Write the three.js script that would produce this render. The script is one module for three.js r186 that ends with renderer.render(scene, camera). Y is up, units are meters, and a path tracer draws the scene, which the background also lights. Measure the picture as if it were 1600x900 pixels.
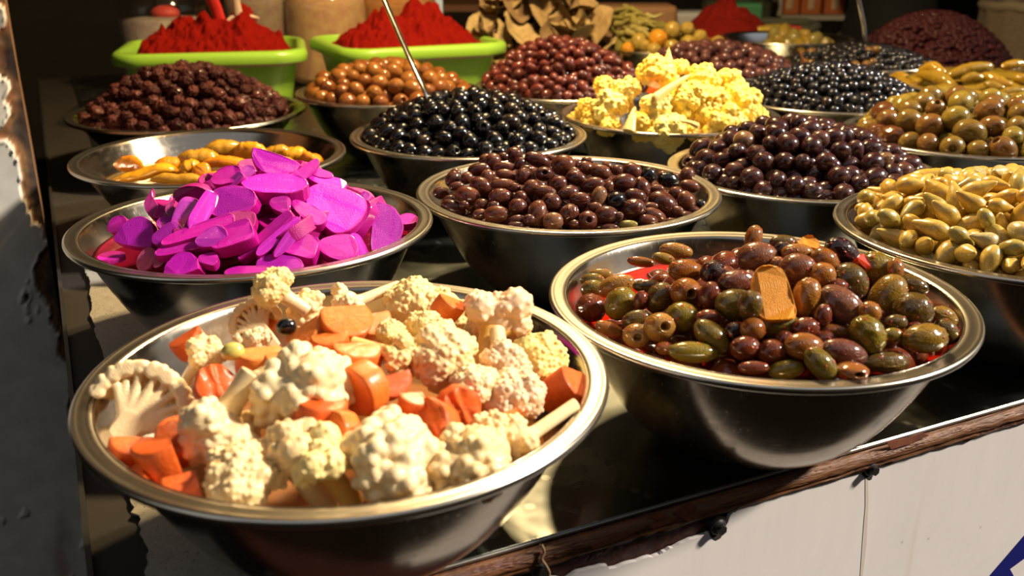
import * as THREE from 'three';
import { mergeGeometries } from 'three/addons/utils/BufferGeometryUtils.js';
import { ImprovedNoise } from 'three/addons/math/ImprovedNoise.js';
import { RoundedBoxGeometry } from 'three/addons/geometries/RoundedBoxGeometry.js';

// ---------------------------------------------------------------- camera, sky, sun, exposure
const V = (x, y, z) => new THREE.Vector3(x, y, z);
const PITCH = THREE.MathUtils.degToRad(20.4), FOCAL = 1500, EYE = V(0, 1.215, 0);
const scene = new THREE.Scene();
const camera = new THREE.PerspectiveCamera(2 * THREE.MathUtils.radToDeg(Math.atan(450 / FOCAL)), 16 / 9, 0.05, 60);
camera.position.copy(EYE);
camera.rotation.x = -PITCH;
camera.focus = 0.92;
camera.userData.fStop = 6.8;
const renderer = new THREE.WebGLRenderer({ antialias: true });
renderer.toneMapping = THREE.LinearToneMapping;
renderer.toneMappingExposure = 1.42;
renderer.shadowMap.enabled = true;

{ // plain hazy daylight sky
  const w = 64, h = 32, d = new Float32Array(w * h * 4);
  for (let y = 0; y < h; y++) for (let x = 0; x < w; x++) {
    const e = ((y + 0.5) / h - 0.5) * 2, k = Math.max(0, e), o = (y * w + x) * 4;
    const c = e > 0 ? [1.0 - 0.38 * k, 0.97 - 0.22 * k, 0.93 + 0.05 * k] : [0.1, 0.09, 0.08];
    d[o] = c[0]; d[o + 1] = c[1]; d[o + 2] = c[2]; d[o + 3] = 1;
  }
  const t = new THREE.DataTexture(d, w, h, THREE.RGBAFormat, THREE.FloatType);
  t.mapping = THREE.EquirectangularReflectionMapping; t.magFilter = THREE.LinearFilter; t.needsUpdate = true;
  scene.background = t; scene.environment = t;
  scene.backgroundIntensity = 0.33; scene.environmentIntensity = 0.33;
}
const sun = new THREE.DirectionalLight(new THREE.Color(1.0, 0.9, 0.75), 5.4);
sun.position.set(0.81, 0.58, 0.0).multiplyScalar(6);
sun.target.position.set(0, 0.9, -1); sun.position.add(sun.target.position);
sun.castShadow = true; sun.shadow.radius = 11; sun.shadow.mapSize.set(2048, 2048);
Object.assign(sun.shadow.camera, { left: -3, right: 3, top: 3, bottom: -3, near: 0.5, far: 14 });
sun.name = 'sun';
scene.add(sun, sun.target);

// ---------------------------------------------------------------- helpers
let seed0 = 7;
function rngOf(s) { let a = (s * 2654435761) >>> 0; return () => { a = (a + 0x6d2b79f5) | 0; let t = Math.imul(a ^ (a >>> 15), 1 | a); t = (t + Math.imul(t ^ (t >>> 7), 61 | t)) ^ t; return ((t ^ (t >>> 14)) >>> 0) / 4294967296; }; }
const rnd = rngOf(11), rr = (a, b, r = rnd) => a + (b - a) * r(), pick = (a, r = rnd) => a[Math.floor(r() * a.length)];
const noise = new ImprovedNoise(), nz = (x, y, z) => noise.noise(x + 31.7, y + 17.3, z + 5.1);
const fbm = (x, y, z, n = 4) => { let s = 0, a = 1, t = 0; for (let i = 0; i < n; i++) { s += a * nz(x, y, z); t += a; x *= 2.03; y *= 2.03; z *= 2.03; a *= 0.5; } return s / t; };
const clamp = THREE.MathUtils.clamp, lerp = THREE.MathUtils.lerp, smooth = THREE.MathUtils.smoothstep, PI = Math.PI;
const RIGHT = V(1, 0, 0), UP = V(0, Math.cos(PITCH), -Math.sin(PITCH)), BACK = V(0, Math.sin(PITCH), Math.cos(PITCH));
const cam3 = (x, y, z) => V(0, 0, 0).addScaledVector(RIGHT, x).addScaledVector(UP, y).addScaledVector(BACK, z).normalize();
const rayDir = (px, py) => V(0, 0, 0).addScaledVector(RIGHT, (px - 800) / FOCAL).addScaledVector(UP, -(py - 450) / FOCAL).addScaledVector(BACK, -1); // length 1 along the optic axis
const depthOf = (p) => -p.clone().sub(EYE).dot(BACK);
const toPixel = (p) => { const q = p.clone().sub(EYE), d = -q.dot(BACK); return [800 + FOCAL * q.dot(RIGHT) / d, 450 - FOCAL * q.dot(UP) / d, d]; };
const at = (px, py, fwd) => { const d = rayDir(px, py); return EYE.clone().addScaledVector(d, fwd / -d.z); };     // point of a sight line at a distance into the scene
const atY = (px, py, y) => { const d = rayDir(px, py); return EYE.clone().addScaledVector(d, (y - EYE.y) / d.y); };

const used = new Map();
function numbered(n) { const k = used.get(n) ?? 0; used.set(n, k + 1); return k ? `${n}_${String(k).padStart(3, '0')}` : n; }
function tag(o, label, category, group, kind) { if (label) o.userData.label = label; if (category) o.userData.category = category; if (group) o.userData.group = group; if (kind) o.userData.kind = kind; return o; }
function thing(name, label, category, p = V(0, 0, 0), group) { const g = new THREE.Group(); g.name = numbered(name); g.position.copy(p); tag(g, label, category, group); scene.add(g); return g; }
function part(name, geo, mat, parent) { const m = new THREE.Mesh(geo, mat); m.name = name; m.castShadow = m.receiveShadow = true; parent.add(m); return m; }
function solo(name, geo, mat, label, category, group, kind) { const m = new THREE.Mesh(geo, mat); m.name = numbered(name); m.castShadow = m.receiveShadow = true; tag(m, label, category, group, kind); scene.add(m); return m; }
function struct(name, geo, mat) { const m = new THREE.Mesh(geo, mat); m.name = name; m.castShadow = m.receiveShadow = true; m.userData.kind = 'structure'; scene.add(m); return m; }
const std = (o) => new THREE.MeshStandardMaterial(o), phys = (o) => new THREE.MeshPhysicalMaterial(o);
const lin = (r, g, b) => new THREE.Color().setRGB(r, g, b), hex = (h) => new THREE.Color(h);
const qFrom = (from, to) => new THREE.Quaternion().setFromUnitVectors(from, to.clone().normalize());
const ORD = ['first', 'second', 'third', 'fourth', 'fifth', 'sixth', 'seventh', 'eighth', 'ninth', 'tenth', 'eleventh', 'twelfth', 'thirteenth', 'fourteenth', 'fifteenth', 'sixteenth', 'seventeenth', 'eighteenth', 'nineteenth', 'twentieth', 'twenty-first', 'twenty-second', 'twenty-third', 'twenty-fourth', 'twenty-fifth', 'twenty-sixth', 'twenty-seventh', 'twenty-eighth', 'twenty-ninth', 'thirtieth', 'thirty-first', 'thirty-second', 'thirty-third', 'thirty-fourth', 'thirty-fifth', 'thirty-sixth', 'thirty-seventh', 'thirty-eighth'];

function dataTex(n, m, f, srgb = false, rep) { // f(u, v) -> [r, g, b] in 0..1
  const d = new Uint8Array(n * m * 4);
  for (let y = 0; y < m; y++) for (let x = 0; x < n; x++) { const c = f(x / n, y / m), o = (y * n + x) * 4; d[o] = clamp(c[0], 0, 1) * 255; d[o + 1] = clamp(c[1], 0, 1) * 255; d[o + 2] = clamp(c[2], 0, 1) * 255; d[o + 3] = 255; }
  const t = new THREE.DataTexture(d, n, m, THREE.RGBAFormat); t.magFilter = THREE.LinearFilter; t.wrapS = t.wrapT = THREE.RepeatWrapping; if (srgb) t.colorSpace = THREE.SRGBColorSpace; if (rep) t.repeat.set(...rep); t.needsUpdate = true; return t;
}
const torus = (u, v, s, k = 0) => fbm(Math.cos(u * 2 * PI) * s + k, Math.sin(u * 2 * PI) * s, Math.cos(v * 2 * PI) * s + Math.sin(v * 2 * PI) * s * 1.7, 4); // tiles
const mottleTex = dataTex(256, 128, (u, v) => { const a = 0.5 + 0.5 * torus(u, v, 1.6), b = torus(u, v, 9, 5), c = torus(u, v, 30, 9); const k = clamp(0.76 + 0.6 * (a - 0.5) + 0.36 * b, 0, 1) * (c > 0.28 ? 0.72 : 1); return [k, k * (0.92 + 0.22 * b + 0.1 * (a - 0.5)), k * (0.95 + 0.1 * a)]; });
const skinBump = dataTex(256, 128, (u, v) => { const k = 0.5 + 0.5 * torus(u, v, 7) + 0.25 * torus(u, v, 30, 3); return [k, k, k]; });
const grainTex = dataTex(256, 256, (u, v) => { const k = 0.84 + 0.3 * torus(u, v, 14) + 0.12 * torus(u, v, 50, 2); return [k, k, k]; });
const fleckTex = dataTex(256, 256, (u, v) => { const a = torus(u, v, 5), b = torus(u, v * 0.3, 36, 4); const k = 0.9 + 0.16 * a + (b > 0.22 ? -0.14 : 0.05 * b); return [k, k * (0.92 + 0.5 * Math.max(0, a)), k]; });
const steelRough = dataTex(512, 128, (u, v) => { const a = fbm(u * 6, v * 160, 3, 3), b = torus(u, v, 3), s = Math.abs(fbm(u * 40, v * 30, 9, 2)) < 0.012 ? 0.12 : 0; const k = 0.27 + 0.1 * a + 0.1 * b + s; return [k, k, k]; }, false, [3, 1]);
const steelBump = dataTex(512, 256, (u, v) => { const k = 0.5 + 0.28 * fbm(u * 5, v * 120, 3, 3) + 0.2 * torus(u, v, 5); return [k, k, k]; }, false, [3, 1]);
const steelTint = dataTex(256, 128, (u, v) => { const a = torus(u, v, 2.2), b = torus(u, v, 12, 6), sp = torus(u, v, 30, 2) > 0.42 ? 0.72 : 1; const k = (0.86 + 0.12 * a + 0.08 * b) * sp; return [k, k * 0.985, k * 0.95]; });
const STEEL = phys({ name: 'steel', color: lin(0.49, 0.43, 0.355), metalness: 1, roughness: 0.68, roughnessMap: steelRough, bumpMap: steelBump, bumpScale: 0.00006, map: steelTint });
const STEEL_RIM = phys({ name: 'steel_rim', color: lin(0.72, 0.67, 0.58), metalness: 1, roughness: 0.26, map: steelTint, bumpMap: steelBump, bumpScale: 0.00006 });
const STEEL_SMOOTH = phys({ name: 'steel_smooth', color: lin(0.7, 0.69, 0.66), metalness: 1, roughness: 0.16 });

// ---------------------------------------------------------------- a small field mesher: spheres and tapered capsules joined with a smooth minimum
class Field {
  constructor(lo, hi, cell) { this.lo = lo; this.cell = cell; this.n = [0, 1, 2].map((k) => Math.ceil((hi.getComponent(k) - lo.getComponent(k)) / cell) + 1); this.f = new Float32Array(this.n[0] * this.n[1] * this.n[2]).fill(9); }
  each(lo, hi, fn) {
    const [nx, ny, nn] = this.n, c = this.cell, L = this.lo, i0 = Math.max(0, Math.floor((lo.x - L.x) / c)), i1 = Math.min(nx - 1, Math.ceil((hi.x - L.x) / c)), j0 = Math.max(0, Math.floor((lo.y - L.y) / c)), j1 = Math.min(ny - 1, Math.ceil((hi.y - L.y) / c)), k0 = Math.max(0, Math.floor((lo.z - L.z) / c)), k1 = Math.min(nn - 1, Math.ceil((hi.z - L.z) / c));
    for (let k = k0; k <= k1; k++) for (let j = j0; j <= j1; j++) for (let i = i0; i <= i1; i++) { const o = (k * ny + j) * nx + i; this.f[o] = fn(L.x + i * c, L.y + j * c, L.z + k * c, this.f[o]); }
  }
  static smin(a, b, k) { const h = Math.max(k - Math.abs(a - b), 0) / k; return Math.min(a, b) - h * h * k * 0.25; }
  capsule(a, b, ra, rb, k = 0.02) {
    const R = Math.max(ra, rb) + k + this.cell * 2, d = b.clone().sub(a), L2 = Math.max(d.lengthSq(), 1e-9);
    this.each(a.clone().min(b).subScalar(R), a.clone().max(b).addScalar(R), (x, y, z, f) => { const t = clamp(((x - a.x) * d.x + (y - a.y) * d.y + (z - a.z) * d.z) / L2, 0, 1); return Field.smin(f, Math.hypot(x - a.x - d.x * t, y - a.y - d.y * t, z - a.z - d.z * t) - (ra + (rb - ra) * t), k); });
    return this;
  }
  ball(c, r, k) { return this.capsule(c, c, r, r, k); }
  ellipsoid(c, r, k = 0.02, q = new THREE.Quaternion()) {
    const R = Math.max(r.x, r.y, r.z) + k + this.cell * 2, qi = q.clone().invert(), p = V(0, 0, 0);
    this.each(c.clone().subScalar(R), c.clone().addScalar(R), (x, y, z, f) => { p.set(x - c.x, y - c.y, z - c.z).applyQuaternion(qi); const k0 = Math.hypot(p.x / r.x, p.y / r.y, p.z / r.z), k1 = Math.hypot(p.x / (r.x * r.x), p.y / (r.y * r.y), p.z / (r.z * r.z)); return Field.smin(f, k1 > 1e-6 ? k0 * (k0 - 1) / k1 : -Math.min(r.x, r.y, r.z), k); });
    return this;
  }
  all(fn) { const big = V(1e3, 1e3, 1e3); this.each(big.clone().negate(), big, fn); return this; }
  mesh() { // naive surface nets
    const [nx, ny, nn] = this.n, f = this.f, c = this.cell, L = this.lo, at3 = new Int32Array(f.length).fill(-1), pos = [], idx = [];
    const val = (i, j, k) => f[(k * ny + j) * nx + i];
    for (let k = 0; k < nn - 1; k++) for (let j = 0; j < ny - 1; j++) for (let i = 0; i < nx - 1; i++) {
      let m = 0, x = 0, y = 0, z = 0, e = 0; const v = [];
      for (let q = 0; q < 8; q++) { const w = val(i + (q & 1), j + ((q >> 1) & 1), k + (q >> 2)); v.push(w); if (w < 0) m |= 1 << q; }
      if (m === 0 || m === 255) continue;
      for (let q = 0; q < 8; q++) for (let b = 1; b < 8; b <<= 1) { const r = q | b; if (r === q || (v[q] < 0) === (v[r] < 0)) continue; const t = v[q] / (v[q] - v[r]); x += (q & 1) + (b === 1 ? t : 0); y += ((q >> 1) & 1) + (b === 2 ? t : 0); z += (q >> 2) + (b === 4 ? t : 0); e++; }
      at3[(k * ny + j) * nx + i] = pos.length / 3; pos.push(L.x + (i + x / e) * c, L.y + (j + y / e) * c, L.z + (k + z / e) * c);
    }
    const quad = (a, b, cc, d, flip) => { if (a < 0 || b < 0 || cc < 0 || d < 0) return; if (flip) idx.push(a, cc, b, a, d, cc); else idx.push(a, b, cc, a, cc, d); };
    for (let k = 1; k < nn - 1; k++) for (let j = 1; j < ny - 1; j++) for (let i = 1; i < nx - 1; i++) {
      const s = val(i, j, k) < 0, A = (a, b, d) => at3[((k + d) * ny + j + b) * nx + i + a];
      if (s !== val(i + 1, j, k) < 0) quad(A(0, -1, -1), A(0, 0, -1), A(0, 0, 0), A(0, -1, 0), !s);
      if (s !== val(i, j + 1, k) < 0) quad(A(-1, 0, -1), A(-1, 0, 0), A(0, 0, 0), A(0, 0, -1), !s);
      if (s !== val(i, j, k + 1) < 0) quad(A(-1, -1, 0), A(0, -1, 0), A(0, 0, 0), A(-1, 0, 0), !s);
    }
    const g = new THREE.BufferGeometry(); g.setAttribute('position', new THREE.Float32BufferAttribute(pos, 3)); g.setIndex(idx); g.computeVertexNormals();
    const uv = new Float32Array(pos.length / 3 * 2); for (let q = 0; q < pos.length / 3; q++) { uv[q * 2] = pos[q * 3] * 0.5 + pos[q * 3 + 2] * 0.3; uv[q * 2 + 1] = pos[q * 3 + 1] * 0.5 + pos[q * 3 + 2] * 0.3; }
    g.setAttribute('uv', new THREE.BufferAttribute(uv, 2)); return g;
  }
}
function displace(g, fn) { const p = g.attributes.position, v = V(0, 0, 0); for (let i = 0; i < p.count; i++) { v.fromBufferAttribute(p, i); fn(v, i); p.setXYZ(i, v.x, v.y, v.z); } g.computeVertexNormals(); return g; }
function weldSphereNormals(g) { // even out the seam of a displaced sphere
  const p = g.attributes.position, n = g.attributes.normal, m = new Map();
  for (let i = 0; i < p.count; i++) { const k = [p.getX(i), p.getY(i), p.getZ(i)].map((x) => Math.round(x * 2e4)).join(); if (!m.has(k)) m.set(k, []); m.get(k).push(i); }
  for (const l of m.values()) if (l.length > 1) { const s = V(0, 0, 0); for (const i of l) s.add(V(n.getX(i), n.getY(i), n.getZ(i))); s.normalize(); for (const i of l) n.setXYZ(i, s.x, s.y, s.z); }
  return g;
}

// ---------------------------------------------------------------- the stall: counter, front board, pillar, walls; roof and opposite wall unseen
const A25 = THREE.MathUtils.degToRad(25.5), ALONG = V(Math.cos(A25), 0, -Math.sin(A25)), INTO = V(-Math.sin(A25), 0, -Math.cos(A25)), OUT = INTO.clone().negate();
const TOP = 0.8, CORNER = V(-0.247, 0, -0.465);
const stall = (s, d, y = 0) => CORNER.clone().addScaledVector(ALONG, s).addScaledVector(INTO, d).setY(y); // s along the front edge, d into the stall
const stallQ = new THREE.Quaternion().setFromAxisAngle(V(0, 1, 0), A25);
const local = (p) => { const q = p.clone().sub(CORNER); return [q.dot(ALONG), q.dot(INTO)]; };
function slab(s0, s1, d0, d1, y0, y1, r = 0) { const g = r ? new RoundedBoxGeometry(s1 - s0, y1 - y0, d1 - d0, 2, r) : new THREE.BoxGeometry(s1 - s0, y1 - y0, d1 - d0); g.applyQuaternion(stallQ); const c = stall((s0 + s1) / 2, (d0 + d1) / 2, (y0 + y1) / 2); g.translate(c.x, c.y, c.z); return g; }
const concrete = dataTex(512, 512, (u, v) => { const a = torus(u, v, 3), b = torus(u, v, 14, 2), c = torus(u, v, 50, 7); const k = 0.62 + 0.25 * a + 0.14 * b + 0.1 * c; return [k, k * 0.95, k * 0.88]; }, false);
const darkWall = std({ name: 'dark_plaster', color: lin(0.05, 0.04, 0.032), roughness: 0.95, map: concrete });  // even dark tone for the interior walls
struct('floor', new THREE.BoxGeometry(14, 0.1, 14).translate(0, -0.05, -2), phys({ specularIntensity: 0.08, name: 'stone_floor', color: lin(0.008, 0.0055, 0.0035), roughness: 0.9, map: concrete }));  // dark tone keeps the reflections in the bowl undersides dark
struct('unseen_ceiling', slab(-4.4, 5.6, 0.12, 5.6, 2.5, 2.6), std({ name: 'roof_boards', color: lin(0.09, 0.065, 0.045), roughness: 0.9, map: concrete }));  // roof out of view, its front edge placed to shade the back
struct('wall_back', slab(-4.4, 5.6, 5.5, 5.6, 0, 2.5), darkWall);
struct('wall_left', slab(-4.4, -4.3, 0.4, 5.5, 0, 2.5), darkWall);
struct('added_wall_right', slab(5.5, 5.6, 0.4, 5.5, 0, 2.5), darkWall);  // added to keep sky light from the right off the background
struct('unseen_wall_opposite', slab(-6, 4.5, -3.4, -3.2, 0, 4.2), phys({ specularIntensity: 0.1, name: 'old_render', color: lin(0.07, 0.056, 0.044), roughness: 0.95, map: concrete }));  // out of view behind the camera, placed to keep bowl outsides dark

// pillar with flaking paint beside the counter
{
  const w = 0.42, h = 2.5, g = new THREE.PlaneGeometry(w, h, 130, 560), r = rngOf(3);
  const peel = (x, y) => { const e = 0.8 * fbm(x * 9, y * 7, 1.3, 5) + 0.35 * fbm(x * 30, y * 24, 4, 3) + 0.75 * smooth(x + 0.035 * fbm(y * 14, 3, 1, 3), w / 2 - 0.026, w / 2 + 0.004) - 0.1 + 0.32 * Math.exp(-Math.pow((y - 0.945 - 0.02 * fbm(x * 20, 1, 1, 2)) / 0.014, 2)); return e; };
  const P = g.attributes.position, col = new Float32Array(P.count * 3);
  for (let i = 0; i < P.count; i++) {
    const x = P.getX(i), y = P.getY(i) + h / 2, e = peel(x, y), bare = smooth(e, 0.2, 0.23), film = bare * (1 - smooth(e, 0.45, 0.55));
    P.setZ(i, 0.006 - 0.0045 * bare + 0.0025 * fbm(x * 9, y * 9, 8, 3) + 0.004 * fbm(x * 50, y * 50, 2, 2) * bare + (e > 0.15 && e <= 0.21 ? 0.003 : 0));
    const n = fbm(x * 30, y * 30, 6, 4), m = fbm(x * 5, y * 5, 12, 3), gr = fbm(x * 90, y * 90, 2, 2);
    const white = [0.66 + 0.15 * n + 0.1 * m, 0.62 + 0.15 * n + 0.08 * m, 0.53 + 0.14 * n], rust = [0.22 + 0.2 * n + 0.1 * gr, 0.105 + 0.1 * n, 0.04 + 0.04 * n], dark = [0.07 + 0.05 * n, 0.045 + 0.03 * n, 0.03];
    const st = clamp(smooth(fbm(x * 12, y * 3, 20, 4), 0.12, 0.4) * 0.75, 0, 1);
    for (let c = 0; c < 3; c++) col[i * 3 + c] = clamp(lerp(lerp(lerp(white[c], rust[c] + 0.12, st), rust[c], bare), dark[c], bare * smooth(e, 0.5, 0.75)), 0.01, 1);
  }
  g.setAttribute('color', new THREE.BufferAttribute(col, 3)); g.computeVertexNormals();
  const edge = V(-0.69, 0, -1.36), o = new THREE.Group(); o.name = 'pillar_left'; o.userData.kind = 'structure'; scene.add(o);
  o.position.copy(edge.clone().addScaledVector(ALONG, -w / 2)).setY(0); o.quaternion.copy(stallQ);
  g.translate(0, h / 2, 0); part('flaking_paint_face', g, std({ name: 'flaking_paint', vertexColors: true, roughness: 0.85 }), o);
  const core = new THREE.BoxGeometry(w - 0.004, h, 0.2, 6, 40, 4); core.translate(0, h / 2, -0.1);
  displace(core, (v) => { if (Math.abs(v.x) > w / 2 - 0.01) v.x += 0.004 * fbm(v.y * 20, v.z * 20, 3, 3); });
  part('pillar_core', core, std({ name: 'rusty_core', color: lin(0.2, 0.1, 0.05), roughness: 0.9, map: concrete }), o);
}

// counter
const counter = thing('market_counter', 'long market counter with dark steel top and torn white front panel, carrying the steel bowls', 'counter', V(0, 0, 0));
const WOOD = dataTex(512, 128, (u, v) => { const a = fbm(u * 40, v * 12, 2, 4), b = fbm(u * 7, v * 5, 9, 3), c = fbm(u * 160, v * 30, 5, 2); const k = 0.55 + 0.5 * a + 0.25 * b, d = smooth(b + 0.5 * c, 0.05, 0.35); return [k * (1 - 0.55 * d), k * (0.58 - 0.4 * d), k * (0.34 - 0.18 * d)]; }, false, [1.2, 4]);
const wood = std({ name: 'worn_wood', color: lin(0.26, 0.165, 0.085), roughness: 0.6, map: WOOD, bumpMap: WOOD, bumpScale: 0.002 });
const blackWood = std({ name: 'black_wood', color: lin(0.03, 0.024, 0.02), roughness: 0.7, map: concrete });
part('worktop_board', slab(0, 2.65, 0.002, 2.72, TOP - 0.022, TOP - 0.003), blackWood, counter);
part('counter_body', slab(0.012, 2.64, 0.012, 2.7, 0.0, TOP - 0.022), blackWood, counter);
{
  const top = slab(0.085, 2.65, 0.0, 2.72, TOP - 0.003, TOP, 0.0012);
  const tt = dataTex(512, 512, (u, v) => { const a = torus(u, v, 2.5), b = torus(u, v, 11, 4), s = Math.abs(fbm(u * 30, v * 24, 5, 2)) < 0.01 ? 0.2 : 0; const k = 0.3 + 0.18 * a + 0.12 * b + s; return [k, k, k]; });
  part('steel_sheet', top, phys({ name: 'counter_steel', color: lin(0.2, 0.21, 0.19), metalness: 1, roughness: 1, roughnessMap: tt }), counter);
  const lip = new THREE.CylinderGeometry(0.0019, 0.0019, 2.565, 8).rotateZ(PI / 2).applyQuaternion(stallQ); const c = stall(1.3675, 0.001, TOP - 0.0028); lip.translate(c.x, c.y, c.z);
  part('sheet_lip', lip, phys({ name: 'lip_steel', color: lin(0.36, 0.34, 0.31), metalness: 1, roughness: 0.36 }), counter);
}
{ // wooden edge strip with a worn, chipped lower half
  const L = 2.565, n = 260, prof = [[0, 0], [0.008, 0.0], [0.0085, -0.009], [0.0055, -0.0105], [0.0075, -0.0128], [0.006, -0.0162], [0, -0.0168]], pos = [], idx = [], uv = [];
  for (let i = 0; i <= n; i++) for (let j = 0; j < prof.length; j++) { const s = i / n * L, q = stall(0.085 + s, -prof[j][0] * (1 + 0.25 * fbm(s * 40, j, 3, 3)) - (j > 2 ? 0.002 * fbm(s * 90, j * 2, 7, 2) : 0), TOP - 0.0055 + prof[j][1] * (1 + 0.12 * fbm(s * 30, j * 3, 5, 2))); pos.push(q.x, q.y, q.z); uv.push(s, prof[j][1] * 6 + prof[j][0] * 8); }
  for (let i = 0; i < n; i++) for (let j = 0; j < prof.length - 1; j++) { const a = i * prof.length + j, b = a + prof.length; idx.push(a, a + 1, b, b, a + 1, b + 1); }
  const g = new THREE.BufferGeometry(); g.setAttribute('position', new THREE.Float32BufferAttribute(pos, 3)); g.setAttribute('uv', new THREE.Float32BufferAttribute(uv, 2)); g.setIndex(idx); g.computeVertexNormals();
  part('edge_strip', g, wood, counter);
  const back = slab(0.0, 2.65, 0.0005, 0.012, 0.05, TOP - 0.022), uu = back.attributes.uv; for (let i = 0; i < uu.count; i++) uu.setXY(i, uu.getX(i) * 4, uu.getY(i) * 1.5);
  part('front_board', back, std({ name: 'dark_red_wood', color: lin(0.085, 0.026, 0.02), roughness: 0.6, map: WOOD, bumpMap: WOOD, bumpScale: 0.003 }), counter);
}
// a sight line met with the front plane gives [distance along the edge, height]
const onFront = (px, py, off = 0) => { const d = rayDir(px, py), p0 = CORNER.clone().addScaledVector(OUT, off), t = p0.clone().sub(EYE).dot(OUT) / d.dot(OUT), p = EYE.clone().addScaledVector(d, t); return [p.clone().sub(CORNER).dot(ALONG), p.y]; };
function frontShape(pts, depth, off) { // an outline on the front plane, given its thickness
  const s = new THREE.Shape(); pts.forEach(([x, y], i) => i ? s.lineTo(x, y) : s.moveTo(x, y)); s.closePath();
  const g = new THREE.ExtrudeGeometry(s, { depth, bevelEnabled: false }); g.applyQuaternion(stallQ); const c = CORNER.clone().addScaledVector(OUT, off); g.translate(c.x, 0, c.z); return g;
}
{
  const raw = [[800, 925], [850, 899], [885, 905], [905, 893], [948, 884], [953, 889], [1005, 873], [1030, 867], [1036, 863], [1063, 850], [1100, 836], [1117, 832], [1128, 829], [1137, 817], [1141, 806], [1152, 797], [1166, 784], [1245, 758], [1300, 741], [1352, 722], [1372, 715], [1470, 687], [1600, 648]];
  const e = raw.map(([a, b]) => onFront(a, b, 0.004)), pts = [], r = rngOf(5);
  e.forEach((p, i) => { if (i) { const q = e[i - 1]; for (let k = 1; k < 5; k++) pts.push([lerp(q[0], p[0], k / 5), lerp(q[1], p[1], k / 5) + (i < 17 ? rr(-0.0009, 0.0009, r) : 0)]); } pts.push(p); });
  const last = pts[pts.length - 1], outline = [[0.3, 0.06], [0.27, 0.2], [0.25, 0.38], [0.262, 0.5], [0.24, 0.6], [0.255, 0.66], ...pts, [2.65, last[1] + 0.001], [2.65, 0.06]];
  const tex = dataTex(512, 512, (u, v) => { const a = torus(u, v, 3), b = torus(u, v, 14, 2), c = torus(u, v, 55, 7), run = smooth(fbm(u * 34, v * 1.6, 3, 3), 0.28, 0.5) * 0.12, dot = torus(u, v, 44, 21) > 0.5 ? 0.55 : 1; const k = (0.93 + 0.06 * a + 0.03 * b + 0.02 * c) * dot; return [k - run * 0.6, k * 0.985 - run * 0.9, k * 0.965 - run * 1.1]; }, false, [0.9, 0.9]);
  part('white_front_panel', frontShape(outline, 0.0035, 0.0005), std({ name: 'white_laminate', color: lin(0.76, 0.72, 0.72), roughness: 0.42, map: tex }), counter);
  // stained drip below the second bolt
  const drip = [[1352, 745], [1356, 744], [1357, 780], [1354, 850], [1348, 900], [1344, 900], [1348, 840], [1352, 790]].map(([a, b]) => onFront(a, b, 0.0042));
  part('rust_drip', frontShape(drip, 0.0002, 0.0041), std({ name: 'rust_stain', color: lin(0.58, 0.51, 0.46), roughness: 0.45 }), counter);
  // blue painted lettering at the lower right
  const blue = std({ name: 'blue_print', color: lin(0.008, 0.01, 0.14), roughness: 0.4 });
  const letter = [[1601, 836], [1640, 800], [1700, 900], [1660, 960], [1602, 960], [1578, 893], [1580, 886], [1601, 871], [1640, 838], [1658, 900], [1640, 935], [1600, 935], [1578, 893], [1570, 902], [1544, 902]];
  const poly = [[1544, 902], [1600, 837], [1642, 806], [1642, 842], [1600, 873], [1578, 889], [1592, 915], [1568, 930]].map(([a, b]) => onFront(a, b, 0.0042));
  part('blue_lettering', frontShape(poly, 0.0003, 0.0041), blue, counter);
  const poly2 = [[1568, 930], [1592, 915], [1612, 945], [1700, 880], [1710, 905], [1600, 985]].map(([a, b]) => onFront(a, b, 0.0042));
  part('blue_lettering', frontShape(poly2, 0.0003, 0.0041), blue, counter);
}
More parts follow.
